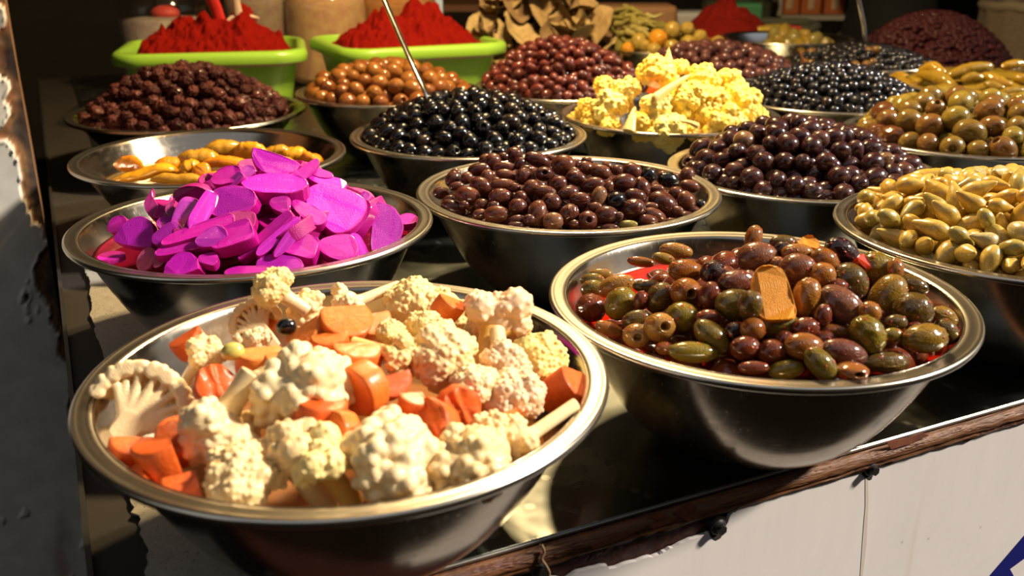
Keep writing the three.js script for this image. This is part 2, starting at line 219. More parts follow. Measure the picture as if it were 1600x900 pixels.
{ // bolts, each on a ragged dark ring
  const black = std({ name: 'black_iron', color: lin(0.012, 0.01, 0.009), roughness: 0.45 }), darkRing = std({ name: 'dark_ring', color: lin(0.02, 0.012, 0.01), roughness: 0.95 });
  for (const [px, py, s] of [[842, 888, 1], [1121, 822, 1], [1359, 731, 0.95]]) {
    const [a, y] = onFront(px, py, 0.004), p = stall(a, -0.0045, y), head = new THREE.SphereGeometry(0.0075 * s, 20, 10, 0, 2 * PI, 0, PI / 2); head.scale(1, 0.6, 1);
    const nut = new THREE.CylinderGeometry(0.0042, 0.0046, 0.004, 6).translate(0, 0.005, 0);
    const b = mergeGeometries([head.toNonIndexed(), nut.toNonIndexed()]); b.rotateX(PI / 2).applyQuaternion(stallQ).translate(p.x, p.y, p.z); part('bolt', b, black, counter);
    const sh = [], r = rngOf(px); for (let i = 0; i < 16; i++) { const t = i / 16 * 2 * PI, q = 0.0105 * s * rr(0.75, 1.1, r); sh.push([a + Math.cos(t) * q * 0.9, y - 0.001 + Math.sin(t) * q * 1.15]); }
    part('bolt_ring', frontShape(sh, 0.0004, 0.0041), darkRing, counter);
  }
  // flakes of torn brown paper left on the bare wood, and a twist of string
  const flake = std({ name: 'torn_brown_layer', color: lin(0.3, 0.13, 0.075), roughness: 0.8, map: WOOD });
  for (const F of [[[1052, 800], [1075, 786], [1090, 792], [1082, 803], [1096, 806], [1076, 815], [1060, 806]], [[1010, 806], [1034, 800], [1044, 806], [1030, 812], [1020, 809]], [[920, 852], [990, 826], [1008, 822], [980, 838], [930, 858]], [[1385, 690], [1420, 684], [1440, 676], [1452, 680], [1420, 694], [1392, 702]], [[1010, 820], [1060, 806], [1050, 815], [1020, 826]]])
    part('torn_flake', frontShape(F.map(([a, b]) => onFront(a, b, 0.009)), 0.0008, 0.0085), flake, counter);
  const pts = [[845, 850], [850, 862], [846, 872], [853, 884], [858, 896], [854, 905]].map(([a, b]) => { const [s, y] = onFront(a, b, 0.01); return stall(s, -0.0105, y); });
  part('string_end', new THREE.TubeGeometry(new THREE.CatmullRomCurve3(pts), 30, 0.0011, 6), std({ name: 'twine', color: lin(0.32, 0.2, 0.11), roughness: 0.9 }), counter);
}
{ // strip of pale laminate along the left edge of the top, torn on its outer side
  const r = rngOf(9), sh = new THREE.Shape(), L = 0.84; sh.moveTo(0.098, 0.03);
  sh.lineTo(0.098, L); for (let i = 0; i <= 130; i++) { const d = L - i / 130 * (L - 0.03); sh.lineTo(0.03 + 0.012 * fbm(d * 9, 2, 3, 4) + (d < 0.24 ? 0.012 * Math.abs(fbm(d * 50, 5, 1, 2)) : 0) + rr(0, 0.0015, r), d); }
  const g = new THREE.ExtrudeGeometry(sh, { depth: 0.0016, bevelEnabled: false }); g.rotateX(-PI / 2); g.applyQuaternion(stallQ); g.translate(CORNER.x, TOP - 0.003 + 0.0032, CORNER.z);
  const t = dataTex(512, 512, (u, v) => { const a = torus(u, v, 4), b = torus(u, v, 20, 2), n = Math.abs(fbm(u * 30, v * 30, 3, 2)) < 0.02 && torus(u, v, 6, 8) > 0.05 ? 0.4 : 1; const k = (0.8 + 0.18 * a + 0.08 * b) * n; return [k, k * 0.98, k * 0.92]; }, false, [5, 5]);
  part('pale_top_strip', g, std({ name: 'pale_laminate', color: lin(0.48, 0.45, 0.4), roughness: 0.5, map: t, bumpMap: t, bumpScale: 0.0015 }), counter);
  const tp = slab(-0.004, 0.0, 0.0, 2.72, TOP - 0.06, TOP + 0.004); part('side_edging', tp, std({ name: 'black_edging', color: lin(0.018, 0.016, 0.015), roughness: 0.5 }), counter);
}

// ---------------------------------------------------------------- bowls
const RB = 0.052;
function bowlRadius(R, D, y) { const Rw = R - 0.0140; return RB + (Rw - RB) * Math.pow(clamp(y / D, 0, 1), 1 / 2.25); } // inner wall at a height over the base
function makeBowl(name, label, x, fwd, R, Y, group, opt = {}) {
  const D = Y - TOP - 0.0005 - (opt.lift ?? 0), o = thing(name, label, 'bowl', V(x, Y - D, -fwd), group), Rw = R - 0.0140, p = [], N = 40, th = 0.0016;
  const mat = opt.mat ?? STEEL;
  p.push(new THREE.Vector2(0.0005, th)); p.push(new THREE.Vector2(RB * 0.9, th));
  for (let i = 0; i <= N; i++) { const y = D * Math.pow(i / N, 1.6); p.push(new THREE.Vector2(bowlRadius(R, D, y) - th, Math.max(y, th))); }
  const outer = []; for (let i = N; i >= 0; i--) { const y = D * Math.pow(i / N, 1.6) ; outer.push(new THREE.Vector2(bowlRadius(R, D, y), y)); }
  const body = new THREE.LatheGeometry([...p, ...outer, new THREE.Vector2(0.0005, 0)], 128);
  part('bowl_wall', body, mat, o);
  const q = [[Rw - th, D - 0.004], [Rw - th + 0.0004, D - 0.0012], [Rw + 0.0006, D + 0.0006], [Rw + 0.004, D + 0.0009], [R - 0.006, D + 0.0003], [R - 0.0042, D + 0.0013], [R - 0.0018, D + 0.0014], [R - 0.0003, D + 0.0002], [R, D - 0.002], [R - 0.0008, D - 0.004], [R - 0.0026, D - 0.0046], [R - 0.0036, D - 0.0034], [R - 0.004, D - 0.0016], [Rw + 0.0025, D - 0.0016], [Rw, D - 0.004], [Rw - th, D - 0.004]].map(([a, b]) => new THREE.Vector2(a, b));
  part('rolled_rim', new THREE.LatheGeometry(q, 160), opt.rim ?? STEEL_RIM, o);
  if (opt.tilt) o.rotation.x = opt.tilt;
  if (opt.tiltz) o.rotation.z = opt.tiltz;
  return { o, x, z: -fwd, R, Y, D, base: Y - D };
}
function liquid(name, label, category, b, level, mat, opt = {}) { // a body of liquid filling the bowl up to a level under its rim
  const y = b.D - level, p = [new THREE.Vector2(0.0005, 0.0022), new THREE.Vector2(RB * 0.85, 0.0022)], N = 14;
  for (let i = 1; i <= N; i++) { const h = y * i / N; p.push(new THREE.Vector2(bowlRadius(b.R, b.D, h) - 0.0019, Math.max(h, 0.0024))); }
  p.push(new THREE.Vector2(bowlRadius(b.R, b.D, y) - 0.006, y - 0.0008)); for (let i = 12; i >= 0; i--) p.push(new THREE.Vector2(Math.max(0.0005, (bowlRadius(b.R, b.D, y) - 0.008) * i / 12), y - 0.001));
  const g = new THREE.LatheGeometry(p, 96), P = g.attributes.position;
  displace(g, (v) => { if (v.y > y - 0.0015 && Math.hypot(v.x, v.z) < b.R - 0.03) v.y += 0.0007 * fbm(v.x * 30, v.z * 30, 2, 2); });
  const m = solo(name, g, mat, label, category, undefined, 'stuff'); m.position.copy(b.o.position); m.rotation.copy(b.o.rotation); return m;
}
const G = 'steel bowls set out on the counter';
const deg = THREE.MathUtils.degToRad;
const BA = makeBowl('steel_bowl', 'large steel bowl nearest the viewer, holding pickled cauliflower and carrots', -0.1132, 0.6073, 0.1800, 0.927, G, { tilt: deg(0.6) });
const BB = makeBowl('steel_bowl', 'steel bowl on the counter edge holding marinated green and brown olives in red oil', 0.2063, 0.7581, 0.1754, 0.927, G, { tilt: deg(0.6) });
const BC = makeBowl('steel_bowl', 'steel bowl holding magenta turnip slices in red brine', -0.2684, 0.9625, 0.1851, 0.93, G, { tilt: deg(-0.7) });
const BD = makeBowl('steel_bowl', 'middle steel bowl holding glossy dark brown olives', 0.0665, 1.1141, 0.1802, 0.926, G);
const BE = makeBowl('steel_bowl', 'half empty steel bowl with yellow pepper strips, behind the magenta turnips', -0.4339, 1.367, 0.1915, 0.913, G);
const BF = makeBowl('steel_bowl', 'wide steel basin holding wrinkled dried black olives, before the first green tub', -0.605, 1.80, 0.215, 0.9, G);
const BG = makeBowl('steel_bowl', 'steel bowl holding shiny black pitted olives with a ladle', -0.0656, 1.4457, 0.1786, 0.927, G);
const BH = makeBowl('steel_bowl', 'steel bowl holding yellow pickled cauliflower', 0.262, 1.6, 0.18, 0.93, G);
const BI = makeBowl('steel_bowl', 'steel bowl holding purple black olives, behind the red oil bowl', 0.3865, 1.2611, 0.177, 0.917, G);
const BJ = makeBowl('steel_bowl', 'steel bowl heaped with small pale yellow pickled peppers', 0.52, 0.948, 0.181, 0.929, G);
const BK = makeBowl('steel_bowl', 'steel bowl heaped with large green brown olives, behind the pale peppers', 0.69, 1.45, 0.18, 0.927, G);
const BL = makeBowl('steel_bowl', 'steel bowl holding amber brown olives below the green tubs', -0.235, 1.86, 0.178, 0.927, G);
const BM = makeBowl('steel_bowl', 'steel bowl heaped with small red brown olives, behind the black ones', 0.104, 1.92, 0.18, 0.927, G);
const BN = makeBowl('steel_bowl', 'steel bowl of small blue black olives behind the purple ones', 0.585, 1.79, 0.18, 0.927, G);
const BO = makeBowl('steel_bowl', 'steel bowl of plum brown olives behind the yellow cauliflower', 0.46, 2.19, 0.18, 0.927, G);
const BP = makeBowl('steel_bowl', 'steel bowl of long olive yellow pickled cucumbers', 0.96, 2.0, 0.19, 0.925, G);
const BQ = makeBowl('steel_bowl', 'steel bowl of tiny black olives with a bright rim, behind the long cucumbers', 0.82, 2.31, 0.175, 0.927, G);
const BS = makeBowl('steel_bowl', 'far shiny steel bowl holding green pickles, before the tan sacks', 0.79, 2.85, 0.19, 0.927, G, { mat: STEEL_SMOOTH });
const BT = makeBowl('steel_bowl', 'far steel bowl under the pale green pepper heap', 0.4, 2.63, 0.172, 0.927, G);
// ---------------------------------------------------------------- heaps: a surface over a bowl, pieces lying under it
const surf = (b, o) => (x, z) => { const dx = (x - b.x) / b.R, dz = (z - b.z) / b.R, u2 = Math.min(1, (dx * dx + dz * dz) / 0.85); return b.Y + o.c + o.top * Math.pow(1 - u2, o.pow ?? 1) * (1 + (o.tx ?? 0) * dx + (o.tz ?? 0) * dz); };
function onSurface(px, py, S, b) { // where a sight line meets a heap surface
  const d = rayDir(px, py), p = V(0, 0, 0); let t0 = 0.3, hit = null;
  for (let t = 0.35; t < 4; t += 0.003) { p.copy(EYE).addScaledVector(d, t); if (Math.hypot(p.x - b.x, p.z - b.z) < b.R * 0.93 && p.y < S(p.x, p.z)) { hit = t; break; } }
  if (hit === null) { const c = V(b.x, b.Y, b.z); hit = depthOf(c) + 0.15 * b.R; }
  return hit;
}
function relaxDepth(items, share = 0.9, its = 80, reach = 1.3) { // pieces stay on their sight lines and settle behind or before each other
  const pos = (i) => EYE.clone().addScaledVector(i.dir, i.t);
  for (const i of items) { i.t0 = i.t; i.p = pos(i); }
  for (let k = 0; k < its; k++) for (let a = 0; a < items.length; a++) for (let c = a + 1; c < items.length; c++) {
    const A = items[a], C = items[c], m = (A.rad + C.rad) * share, d = A.p.distanceTo(C.p);
    if (d >= m) continue;
    const f = A.py + (A.lift ?? 0) > C.py + (C.lift ?? 0) ? 1 : -1, s = (m - d) * 0.3;
    A.t = clamp(A.t - f * s, A.t0 - A.rad * reach, A.t0 + A.rad * reach); C.t = clamp(C.t + f * s, C.t0 - C.rad * reach, C.t0 + C.rad * reach);
    A.p = pos(A); C.p = pos(C);
  }
}
const crop = (ox, oy, sc, rows) => rows.map(([x, y, w, h, a, ...more]) => [ox + x / sc, oy + y / sc, w / sc, h / sc, a, ...more]);

// olives: unit length along x, a few shapes of each kind shared by all
function oliveGeo(seed, o = {}) {
  const r = rngOf(seed), g = new THREE.SphereGeometry(1, o.w ?? 30, o.h ?? 20); g.rotateZ(-PI / 2);
  const ph = rr(0, 6, r), wr = o.wrinkle ?? 0.02;
  displace(g, (v) => {
    const x = v.x, ring = Math.hypot(v.y, v.z), th = Math.atan2(v.z, v.y), ang = Math.acos(clamp(x, -1, 1));
    let k = 1 + 0.035 * fbm(v.x * 1.3 + seed, v.y * 1.3, v.z * 1.3, 2) + wr * fbm(v.x * 2.2, v.y * 5 + seed, v.z * 5, 3);
    if (o.fold) k -= o.fold * Math.pow(1 - Math.abs(fbm(v.x * 1.2 + seed, v.y * 3.2, v.z * 3.2, 2)) * 2, 6);
    if (o.slit) { let d = Math.abs(((th - ph + 9 * PI) % (2 * PI)) - PI); d = d * ring; k -= 0.16 * Math.exp(-d * d / 0.006) * smooth(1 - Math.abs(x), 0.06, 0.3); k += 0.03 * Math.exp(-Math.pow(d - 0.2, 2) / 0.008) * (1 - Math.abs(x)); }
    if (o.tip) v.x *= 1 + o.tip * smooth(-x, 0.55, 1);
    v.multiplyScalar(k);
    if (o.hole) { const e = ang; if (e < 0.36) v.x -= 0.55 * (1 - smooth(e, 0.16, 0.32)); else v.x -= 0.03 * Math.exp(-Math.pow((e - 0.42) / 0.1, 2)); }
    else { v.x -= 0.09 * Math.exp(-ang * ang / 0.02); }
    v.x += 0.05 * Math.exp(-Math.pow(PI - ang, 2) / 0.01);
  });
  return weldSphereNormals(g);
}
const OLIVE = { o: [1, 2, 3, 4].map((s) => oliveGeo(s)), s: [5, 6, 7].map((s) => oliveGeo(s, { slit: 1, w: 44, h: 26 })), h: [8, 9].map((s) => oliveGeo(s, { hole: 1, w: 32, h: 36 })), w: [10, 11, 12].map((s) => oliveGeo(s, { wrinkle: 0.09, fold: 0.06, w: 40, h: 26 })) };
const SMALL = { o: [21, 22].map((s) => oliveGeo(s, { w: 18, h: 12 })), h: [23].map((s) => oliveGeo(s, { hole: 1, w: 18, h: 22 })), w: [24, 25, 26].map((s) => oliveGeo(s, { wrinkle: 0.5, fold: 0.34, w: 26, h: 18 })) };
const oliveMat = (name, r, g, b, o = {}) => phys({ name, color: lin(r, g, b), map: mottleTex, bumpMap: skinBump, bumpScale: o.bump ?? 0.001, roughness: o.rough ?? 0.26, clearcoat: o.coat ?? 1, clearcoatRoughness: o.cr ?? 0.11, specularIntensity: 0.12 });
const oliveLook = { o: 'smooth', s: 'slit', h: 'pitted', w: 'wrinkled' };

// pieces of every heap are collected, those that can be seen become things, the rest one object below them
const registry = [];
function handOlives(rows, b, S, o) {
  const r = rngOf(o.seed), items = rows.map(([px, py, w, h, ang, code, special]) => {
    const t = onSurface(px, py, S, b), k = t / FOCAL, rad = Math.sqrt(w * h) * k / 2;
    return { px, py, w, h, ang: deg(ang), code, special, dir: rayDir(px, py), t: t + rad * 0.35, rad, k };
  });
  relaxDepth(items, o.share ?? 0.93);
  for (const i of items) {
    const colour = i.code[0], shape = i.code[1] ?? 'o', k = i.t / FOCAL, L = i.w * k / 2, W = i.h * k / 2, q = new THREE.Quaternion(), m = new THREE.Matrix4();
    let sx, sy, sz, X;
    if (shape === 'h') { X = cam3(rr(-0.15, 0.15, r) + 0.1, rr(-0.2, 0.1, r), 1); sx = Math.max(L, W) * 1.12; sy = W * 1.08; sz = L * 1.08; const Y = UP.clone().addScaledVector(X, -UP.dot(X)).normalize(); m.makeBasis(X, Y, X.clone().cross(Y)); q.setFromRotationMatrix(m); }
    else { X = cam3(Math.cos(i.ang), Math.sin(i.ang), rr(-0.25, 0.25, r)); if (r() < 0.5) X.negate(); sx = L * 1.12; sy = sz = W * 1.08; q.setFromUnitVectors(V(1, 0, 0), X); q.premultiply(new THREE.Quaternion().setFromAxisAngle(X, shape === 's' ? 0 : rr(0, 6, r))); 
      if (shape === 's') { m.makeBasis(X, cam3(-Math.sin(i.ang), Math.cos(i.ang), 0.2), V(0, 0, 1)); const Y = BACK.clone().addScaledVector(X, -BACK.dot(X)).normalize(); m.makeBasis(X, Y, X.clone().cross(Y)); q.setFromRotationMatrix(m); q.multiply(new THREE.Quaternion().setFromAxisAngle(V(1, 0, 0), rr(-0.4, 0.4, r))); } }
    const geo = pick(o.geo?.[shape] ?? OLIVE[shape], r), [mat, word] = pick(o.mats[colour], r);
    registry.push({ p: EYE.clone().addScaledVector(i.dir, i.t), rad: i.rad, heap: o, keep: true, geo, mat, q, s: V(sx, sy, sz), word, shape, special: i.special });
  }
}
function heapFill(b, S, o) { // pieces packed under the surface, laid by pushing apart what overlaps
  const r = rngOf(o.seed), pts = [], R0 = b.R - 0.0135, ratio = o.ratio ?? 1.25, rEff = o.r * Math.pow(ratio, 0.42);
  const layer = (drop, sp, tries) => { const mine = []; for (let k = 0; k < tries; k++) { const a = r() * 2 * PI, q = Math.sqrt(r()) * (R0 - o.r * 0.6), x = b.x + Math.cos(a) * q, z = b.z + Math.sin(a) * q, y = S(x, z) - drop; if (o.only && !o.only(x, z)) continue; let ok = true; for (const m of mine) if ((m.x - x) ** 2 + (m.y - y) ** 2 + (m.z - z) ** 2 < sp * sp) { ok = false; break; } if (ok) mine.push({ x, y, z, drop, rad: rEff * rr(0.84, 1.14, r) }); } pts.push(...mine); };
  for (let l = o.from ?? 0; l < (o.layers ?? 2); l++) layer(o.r * (0.75 + 1.45 * l) + (o.hidden ? o.r * 1.1 : 0), rEff * 1.72, l ? 2500 : 9000);
  const cell = rEff * 2.4;
  for (let it = 0; it < 40; it++) {
    const grid = new Map(); pts.forEach((p, i) => { const k = `${Math.floor(p.x / cell)},${Math.floor(p.z / cell)}`; if (!grid.has(k)) grid.set(k, []); grid.get(k).push(i); });
    for (let i = 0; i < pts.length; i++) { const p = pts[i], cx = Math.floor(p.x / cell), cz = Math.floor(p.z / cell);
      for (let a = -1; a <= 1; a++) for (let c = -1; c <= 1; c++) for (const j of grid.get(`${cx + a},${cz + c}`) ?? []) { if (j <= i) continue; const q = pts[j]; let dx = q.x - p.x, dy = q.y - p.y, dz = q.z - p.z; const d = Math.hypot(dx, dy, dz) || 1e-6, m = (p.rad + q.rad) * 0.96; if (d < m) { const s = (m - d) / d * 0.35; dx *= s; dy *= s; dz *= s; p.x -= dx; p.y -= dy; p.z -= dz; q.x += dx; q.y += dy; q.z += dz; } }
      const top = S(p.x, p.z) - p.drop; p.y += (top - p.y) * 0.2; 
      const rho = Math.hypot(p.x - b.x, p.z - b.z), lg = o.r * (o.hidden ? ratio * 1.2 : Math.max(1, ratio * 0.92)), yy = p.y = Math.max(p.y, b.base + lg + 0.006), lim = Math.max(0.01, bowlRadius(b.R, b.D, Math.min(b.D, Math.max(0.01, yy - b.base - lg * 0.7))) - lg - 0.002); if (rho > lim) { p.x = b.x + (p.x - b.x) / rho * lim; p.z = b.z + (p.z - b.z) / rho * lim; } }
  }
  const tot = o.mats.reduce((s, m) => s + m[2], 0);
  for (const p of pts) {
    let w = r() * tot, mat = o.mats[0]; for (const m of o.mats) { if (w < m[2]) { mat = m; break; } w -= m[2]; }
    let sw = r() * o.shapes.reduce((s, m) => s + m[1], 0), shape = 'o'; for (const m of o.shapes) { if (sw < m[1]) { shape = m[0]; break; } sw -= m[1]; }
    const X = V(rr(-1, 1, r), rr(-0.55, 0.55, r) + (shape === 'h' ? 0.3 : 0), rr(-1, 1, r) + (shape === 'h' ? 0.7 : 0)).normalize(), q = qFrom(V(1, 0, 0), X).multiply(new THREE.Quaternion().setFromAxisAngle(V(1, 0, 0), rr(0, 6, r)));
    const k = p.rad / rEff * o.r, rt = ratio * rr(0.9, 1.12, r);
    registry.push({ p: V(p.x, p.y, p.z), rad: p.rad, heap: o, hidden: o.hidden, geo: pick(o.geo[shape], r), mat: mat[0], word: mat[1], q, s: V(k * rt, k, k), shape, b });
  }
}
function nameRows(list, fmt) { // rows counted downwards, places from the left
  for (const m of list) { const [x, y, d] = toPixel(m.position); m.userData.at = [x, y]; }
  list.sort((a, b) => a.userData.at[1] - b.userData.at[1]); const n = Math.max(1, Math.round(Math.sqrt(list.length / 2))), per = Math.ceil(list.length / n);
  for (let k = 0; k < n; k++) list.slice(k * per, (k + 1) * per).sort((a, b) => a.userData.at[0] - b.userData.at[0]).forEach((m, i) => { m.userData.label = fmt(`${ORD[i]} from left in ${ORD[k]} row down`); });
  for (const m of list) delete m.userData.at;
}
function buildHeaps(blockers) {
  const W = 1000, H = 563, sc = W / 1600, zb = new Float32Array(W * H).fill(1e9), id = new Int32Array(W * H).fill(-1);
  const splat = (p, rad, n) => { const [x, y, d] = toPixel(p), R = rad * FOCAL / d * sc, cx = x * sc, cy = y * sc; let area = 0; for (let j = Math.max(0, Math.ceil(cy - R)); j <= Math.min(H - 1, cy + R); j++) for (let i = Math.max(0, Math.ceil(cx - R)); i <= Math.min(W - 1, cx + R); i++) { const q = 1 - ((i - cx) ** 2 + (j - cy) ** 2) / (R * R); if (q < 0) continue; area++; const z = d - rad * Math.sqrt(q), o = j * W + i; if (z < zb[o]) { zb[o] = z; id[o] = n; } } return area; };
  for (const [p, rad] of blockers) splat(p, rad, -2);
  registry.forEach((i, n) => splat(i.p, i.rad * 0.98, n));
  const seen = new Int32Array(registry.length); for (const n of id) if (n >= 0) seen[n]++;
  registry.forEach((i, n) => { const [x, y, d] = toPixel(i.p), R = i.rad * FOCAL / d * sc, full = PI * R * R; i.px = x; i.py = y; i.pr = R / sc; i.show = seen[n] / Math.max(full, 1); i.area = seen[n]; });
  const heaps = new Map(); registry.forEach((i) => { if (!heaps.has(i.heap)) heaps.set(i.heap, { on: [], off: [] }); const h = heaps.get(i.heap); (i.keep || (!i.hidden && i.show > 0.22 && i.area > 10) ? h.on : h.off).push(i); });
  for (const [o, h] of heaps) {
    h.on.sort((a, b) => b.area - a.area); if (h.on.length > 290) h.off.push(...h.on.splice(290));
    // rows counted down the heap, places counted from the left in a row
    h.on.sort((a, b) => a.py - b.py); const step = 2.0 * h.on.reduce((s, i) => s + i.pr, 0) / Math.max(1, h.on.length) * 0.9, rows = []; let y0 = -1e9;
    for (const i of h.on) { if (i.py - y0 > step) { rows.push([]); y0 = i.py; } rows[rows.length - 1].push(i); }
    rows.forEach((row, k) => { row.sort((a, b) => a.px - b.px); row.forEach((i, n) => {
      const where = `${ORD[n] ?? 'last'} from left in ${ORD[k]} row down, ${o.where}`;
      const m = new THREE.Mesh(i.geo, i.mat); m.name = numbered(o.name); m.position.copy(i.p); m.quaternion.copy(i.q); m.scale.copy(i.s); m.castShadow = m.receiveShadow = true;
      tag(m, i.special ?? (`${i.shape === 'o' ? '' : (o.look ?? oliveLook)[i.shape] + ' '}${i.word} ${o.noun}, ${where}`), o.category, o.group); scene.add(m);
    }); });
    const by = new Map(); for (const i of h.off) { if (o.maxY && i.p.y > o.maxY) continue; const k = i.geo.uuid; if (!by.has(k)) by.set(k, []); by.get(k).push(i); }
    if (h.off.length) { // ONE object for what lies below the visible pieces
      const geo = o.under ?? h.off[0].geo, mesh = new THREE.InstancedMesh(geo, h.off[0].mat, h.off.length); h.off.forEach((i, n) => mesh.setMatrixAt(n, new THREE.Matrix4().compose(i.p, i.q, i.s)));
      mesh.name = numbered(`buried_${o.name}`); mesh.castShadow = mesh.receiveShadow = true; tag(mesh, `${o.mass}, mostly hidden beneath the top layer`, o.category, undefined, 'stuff'); scene.add(mesh);
    }
  }
}

// ---- middle bowl: glossy dark brown olives
const brown = [[oliveMat('brown_olive_a', 0.12, 0.034, 0.018), 'dark brown'], [oliveMat('brown_olive_b', 0.088, 0.024, 0.014), 'deep brown'], [oliveMat('brown_olive_c', 0.15, 0.048, 0.022), 'mid brown']];
const blackO = [[oliveMat('black_olive', 0.006, 0.006, 0.008, { rough: 0.2 }), 'black']], tanO = [[oliveMat('tan_olive', 0.23, 0.11, 0.05), 'light brown']];
const SD = surf(BD, { c: -0.014, top: 0.062, tx: -0.1, pow: 0.8 });
const rowsD = [...crop(660, 220, 6, [[285, 360, 150, 130, 60, 'b'], [310, 305, 100, 90, 0, 'b'], [175, 490, 140, 110, 0, 'bw'], [415, 350, 120, 110, 30, 'b'], [530, 270, 200, 120, 10, 'b'], [605, 335, 130, 110, 60, 'bs'], [320, 425, 130, 80, 10, 'b'], [550, 425, 205, 160, -25, 'b'], [430, 515, 225, 165, -20, 'b'], [290, 630, 230, 140, -25, 'b'], [245, 560, 120, 90, 30, 'b'], [760, 410, 220, 105, 0, 'bs'], [730, 525, 210, 150, 5, 'bw'], [560, 600, 130, 110, 0, 'b'], [540, 690, 130, 100, 10, 'b'], [700, 690, 225, 155, -5, 'b'], [770, 250, 190, 100, 0, 'b'], [790, 320, 190, 100, -10, 'b'], [660, 200, 160, 150, 60, 'b'], [860, 135, 150, 150, 0, 'bw', 'dark brown olive perched on the crest of the middle bowl heap'], [945, 330, 160, 140, 50, 'bw'], [915, 215, 120, 100, 60, 'b'], [970, 265, 110, 70, 0, 'b'], [1080, 180, 235, 130, -20, 'b'], [1140, 310, 160, 130, 0, 'bh', 'pitted dark brown olive, hole facing out, near the middle bowl crest'], [1320, 230, 215, 190, 0, 'b'], [1280, 410, 165, 155, 20, 'b'], [1020, 440, 150, 140, 40, 'b'], [895, 620, 160, 155, 0, 'b'], [1150, 475, 200, 110, -10, 'bw'], [1215, 580, 180, 165, -30, 'bs'], [1080, 680, 235, 180, 80, 'bs', 'upright dark brown olive split by a long slit, near the middle bowl front rim'], [1225, 755, 180, 160, 0, 'l', 'round light brown olive resting on the front rim of the middle bowl'], [890, 740, 150, 90, 10, 'b'], [880, 790, 150, 60, 0, 'b'], [1375, 690, 190, 170, 50, 'bw'], [920, 520, 110, 100, 0, 'b'], [1370, 490, 190, 120, 10, 'b'], [760, 150, 100, 80, 0, 'b'], [1180, 155, 110, 70, 0, 'b'], [590, 180, 120, 110, 30, 'b'], [1420, 310, 120, 110, 60, 'b'], [390, 600, 90, 80, 0, 'b'], [670, 610, 110, 90, 0, 'b'], [1000, 740, 110, 100, 0, 'b'], [860, 440, 110, 90, 0, 'b']]),
  ...crop(880, 230, 6.43, [[130, 170, 120, 110, 0, 'b'], [225, 210, 160, 130, -20, 'b'], [240, 140, 120, 80, -10, 'b'], [370, 250, 200, 150, -15, 'b'], [440, 190, 110, 90, -30, 'b'], [540, 230, 115, 105, 0, 'b'], [690, 240, 185, 160, -20, 'b'], [850, 290, 170, 150, 60, 'k', 'round black olive near the middle bowl back rim, beside a wrinkled one'], [130, 310, 195, 140, -20, 'b'], [290, 380, 230, 150, 10, 'b'], [610, 360, 230, 180, 5, 'b'], [790, 400, 200, 150, -65, 'bw'], [450, 400, 130, 100, 60, 'b'], [360, 500, 205, 150, 75, 'l', 'light brown pointed olive standing upright beside a black one, middle bowl'], [525, 540, 190, 175, 30, 'k', 'glossy black olive among brown ones, centre of the middle bowl'], [165, 520, 190, 130, 0, 'bs'], [730, 490, 210, 140, -15, 'b'], [700, 620, 235, 190, 10, 'bw'], [430, 690, 235, 190, 0, 'bs'], [245, 735, 185, 185, 0, 'bh', 'pitted dark brown olive, hole facing out, at the middle bowl front rim'], [650, 780, 180, 90, 0, 'g', 'single yellow green olive at the front rim of the middle bowl'], [855, 740, 190, 120, -15, 'b'], [920, 690, 225, 140, -25, 'bw'], [1010, 580, 310, 220, -40, 'b', 'largest dark brown olive on the sloping side of the middle bowl'], [880, 590, 140, 70, 0, 'b'], [940, 420, 140, 90, 0, 'b'], [1055, 330, 210, 150, -10, 'kw', 'wrinkled black olive near the back rim of the middle bowl'], [1000, 280, 110, 80, 0, 'b'], [1110, 290, 100, 70, 0, 'b'], [1245, 280, 150, 140, 60, 'b'], [1270, 390, 185, 120, -10, 'b'], [1130, 460, 140, 125, 0, 'b'], [1235, 540, 190, 165, -60, 'b'], [1380, 420, 130, 110, -60, 'b'], [1430, 500, 170, 120, -70, 'b'], [1380, 580, 110, 110, 0, 'kw', 'small wrinkled black olive beside the far end of the middle bowl rim'], [1320, 640, 130, 90, -20, 'b'], [1235, 695, 150, 100, 0, 'b'], [1080, 745, 120, 70, 0, 'b'], [60, 440, 180, 110, 10, 'b'], [470, 800, 150, 60, 0, 'b'], [320, 600, 130, 90, 0, 'b'], [560, 690, 90, 80, 0, 'b'], [110, 770, 100, 80, 0, 'b'], [1150, 640, 110, 90, 0, 'b']])];
const greenY = [[oliveMat('yellow_green_olive', 0.3, 0.26, 0.06), 'yellow green']];
const heapD = { seed: 101, name: 'brown_olive', noun: 'olive', category: 'olive', group: 'brown olives in the middle bowl', where: 'middle bowl', mass: 'dark brown olives of the middle bowl', mats: { b: brown, k: blackO, l: tanO, g: greenY } };
handOlives(rowsD, BD, SD, heapD);
heapFill(BD, SD, { ...heapD, hidden: true, seed: 102, from: 1, layers: 3, r: 0.0105, geo: OLIVE, mats: brown.map((m) => [...m, 1]), shapes: [['o', 1]] });

const peels = [];
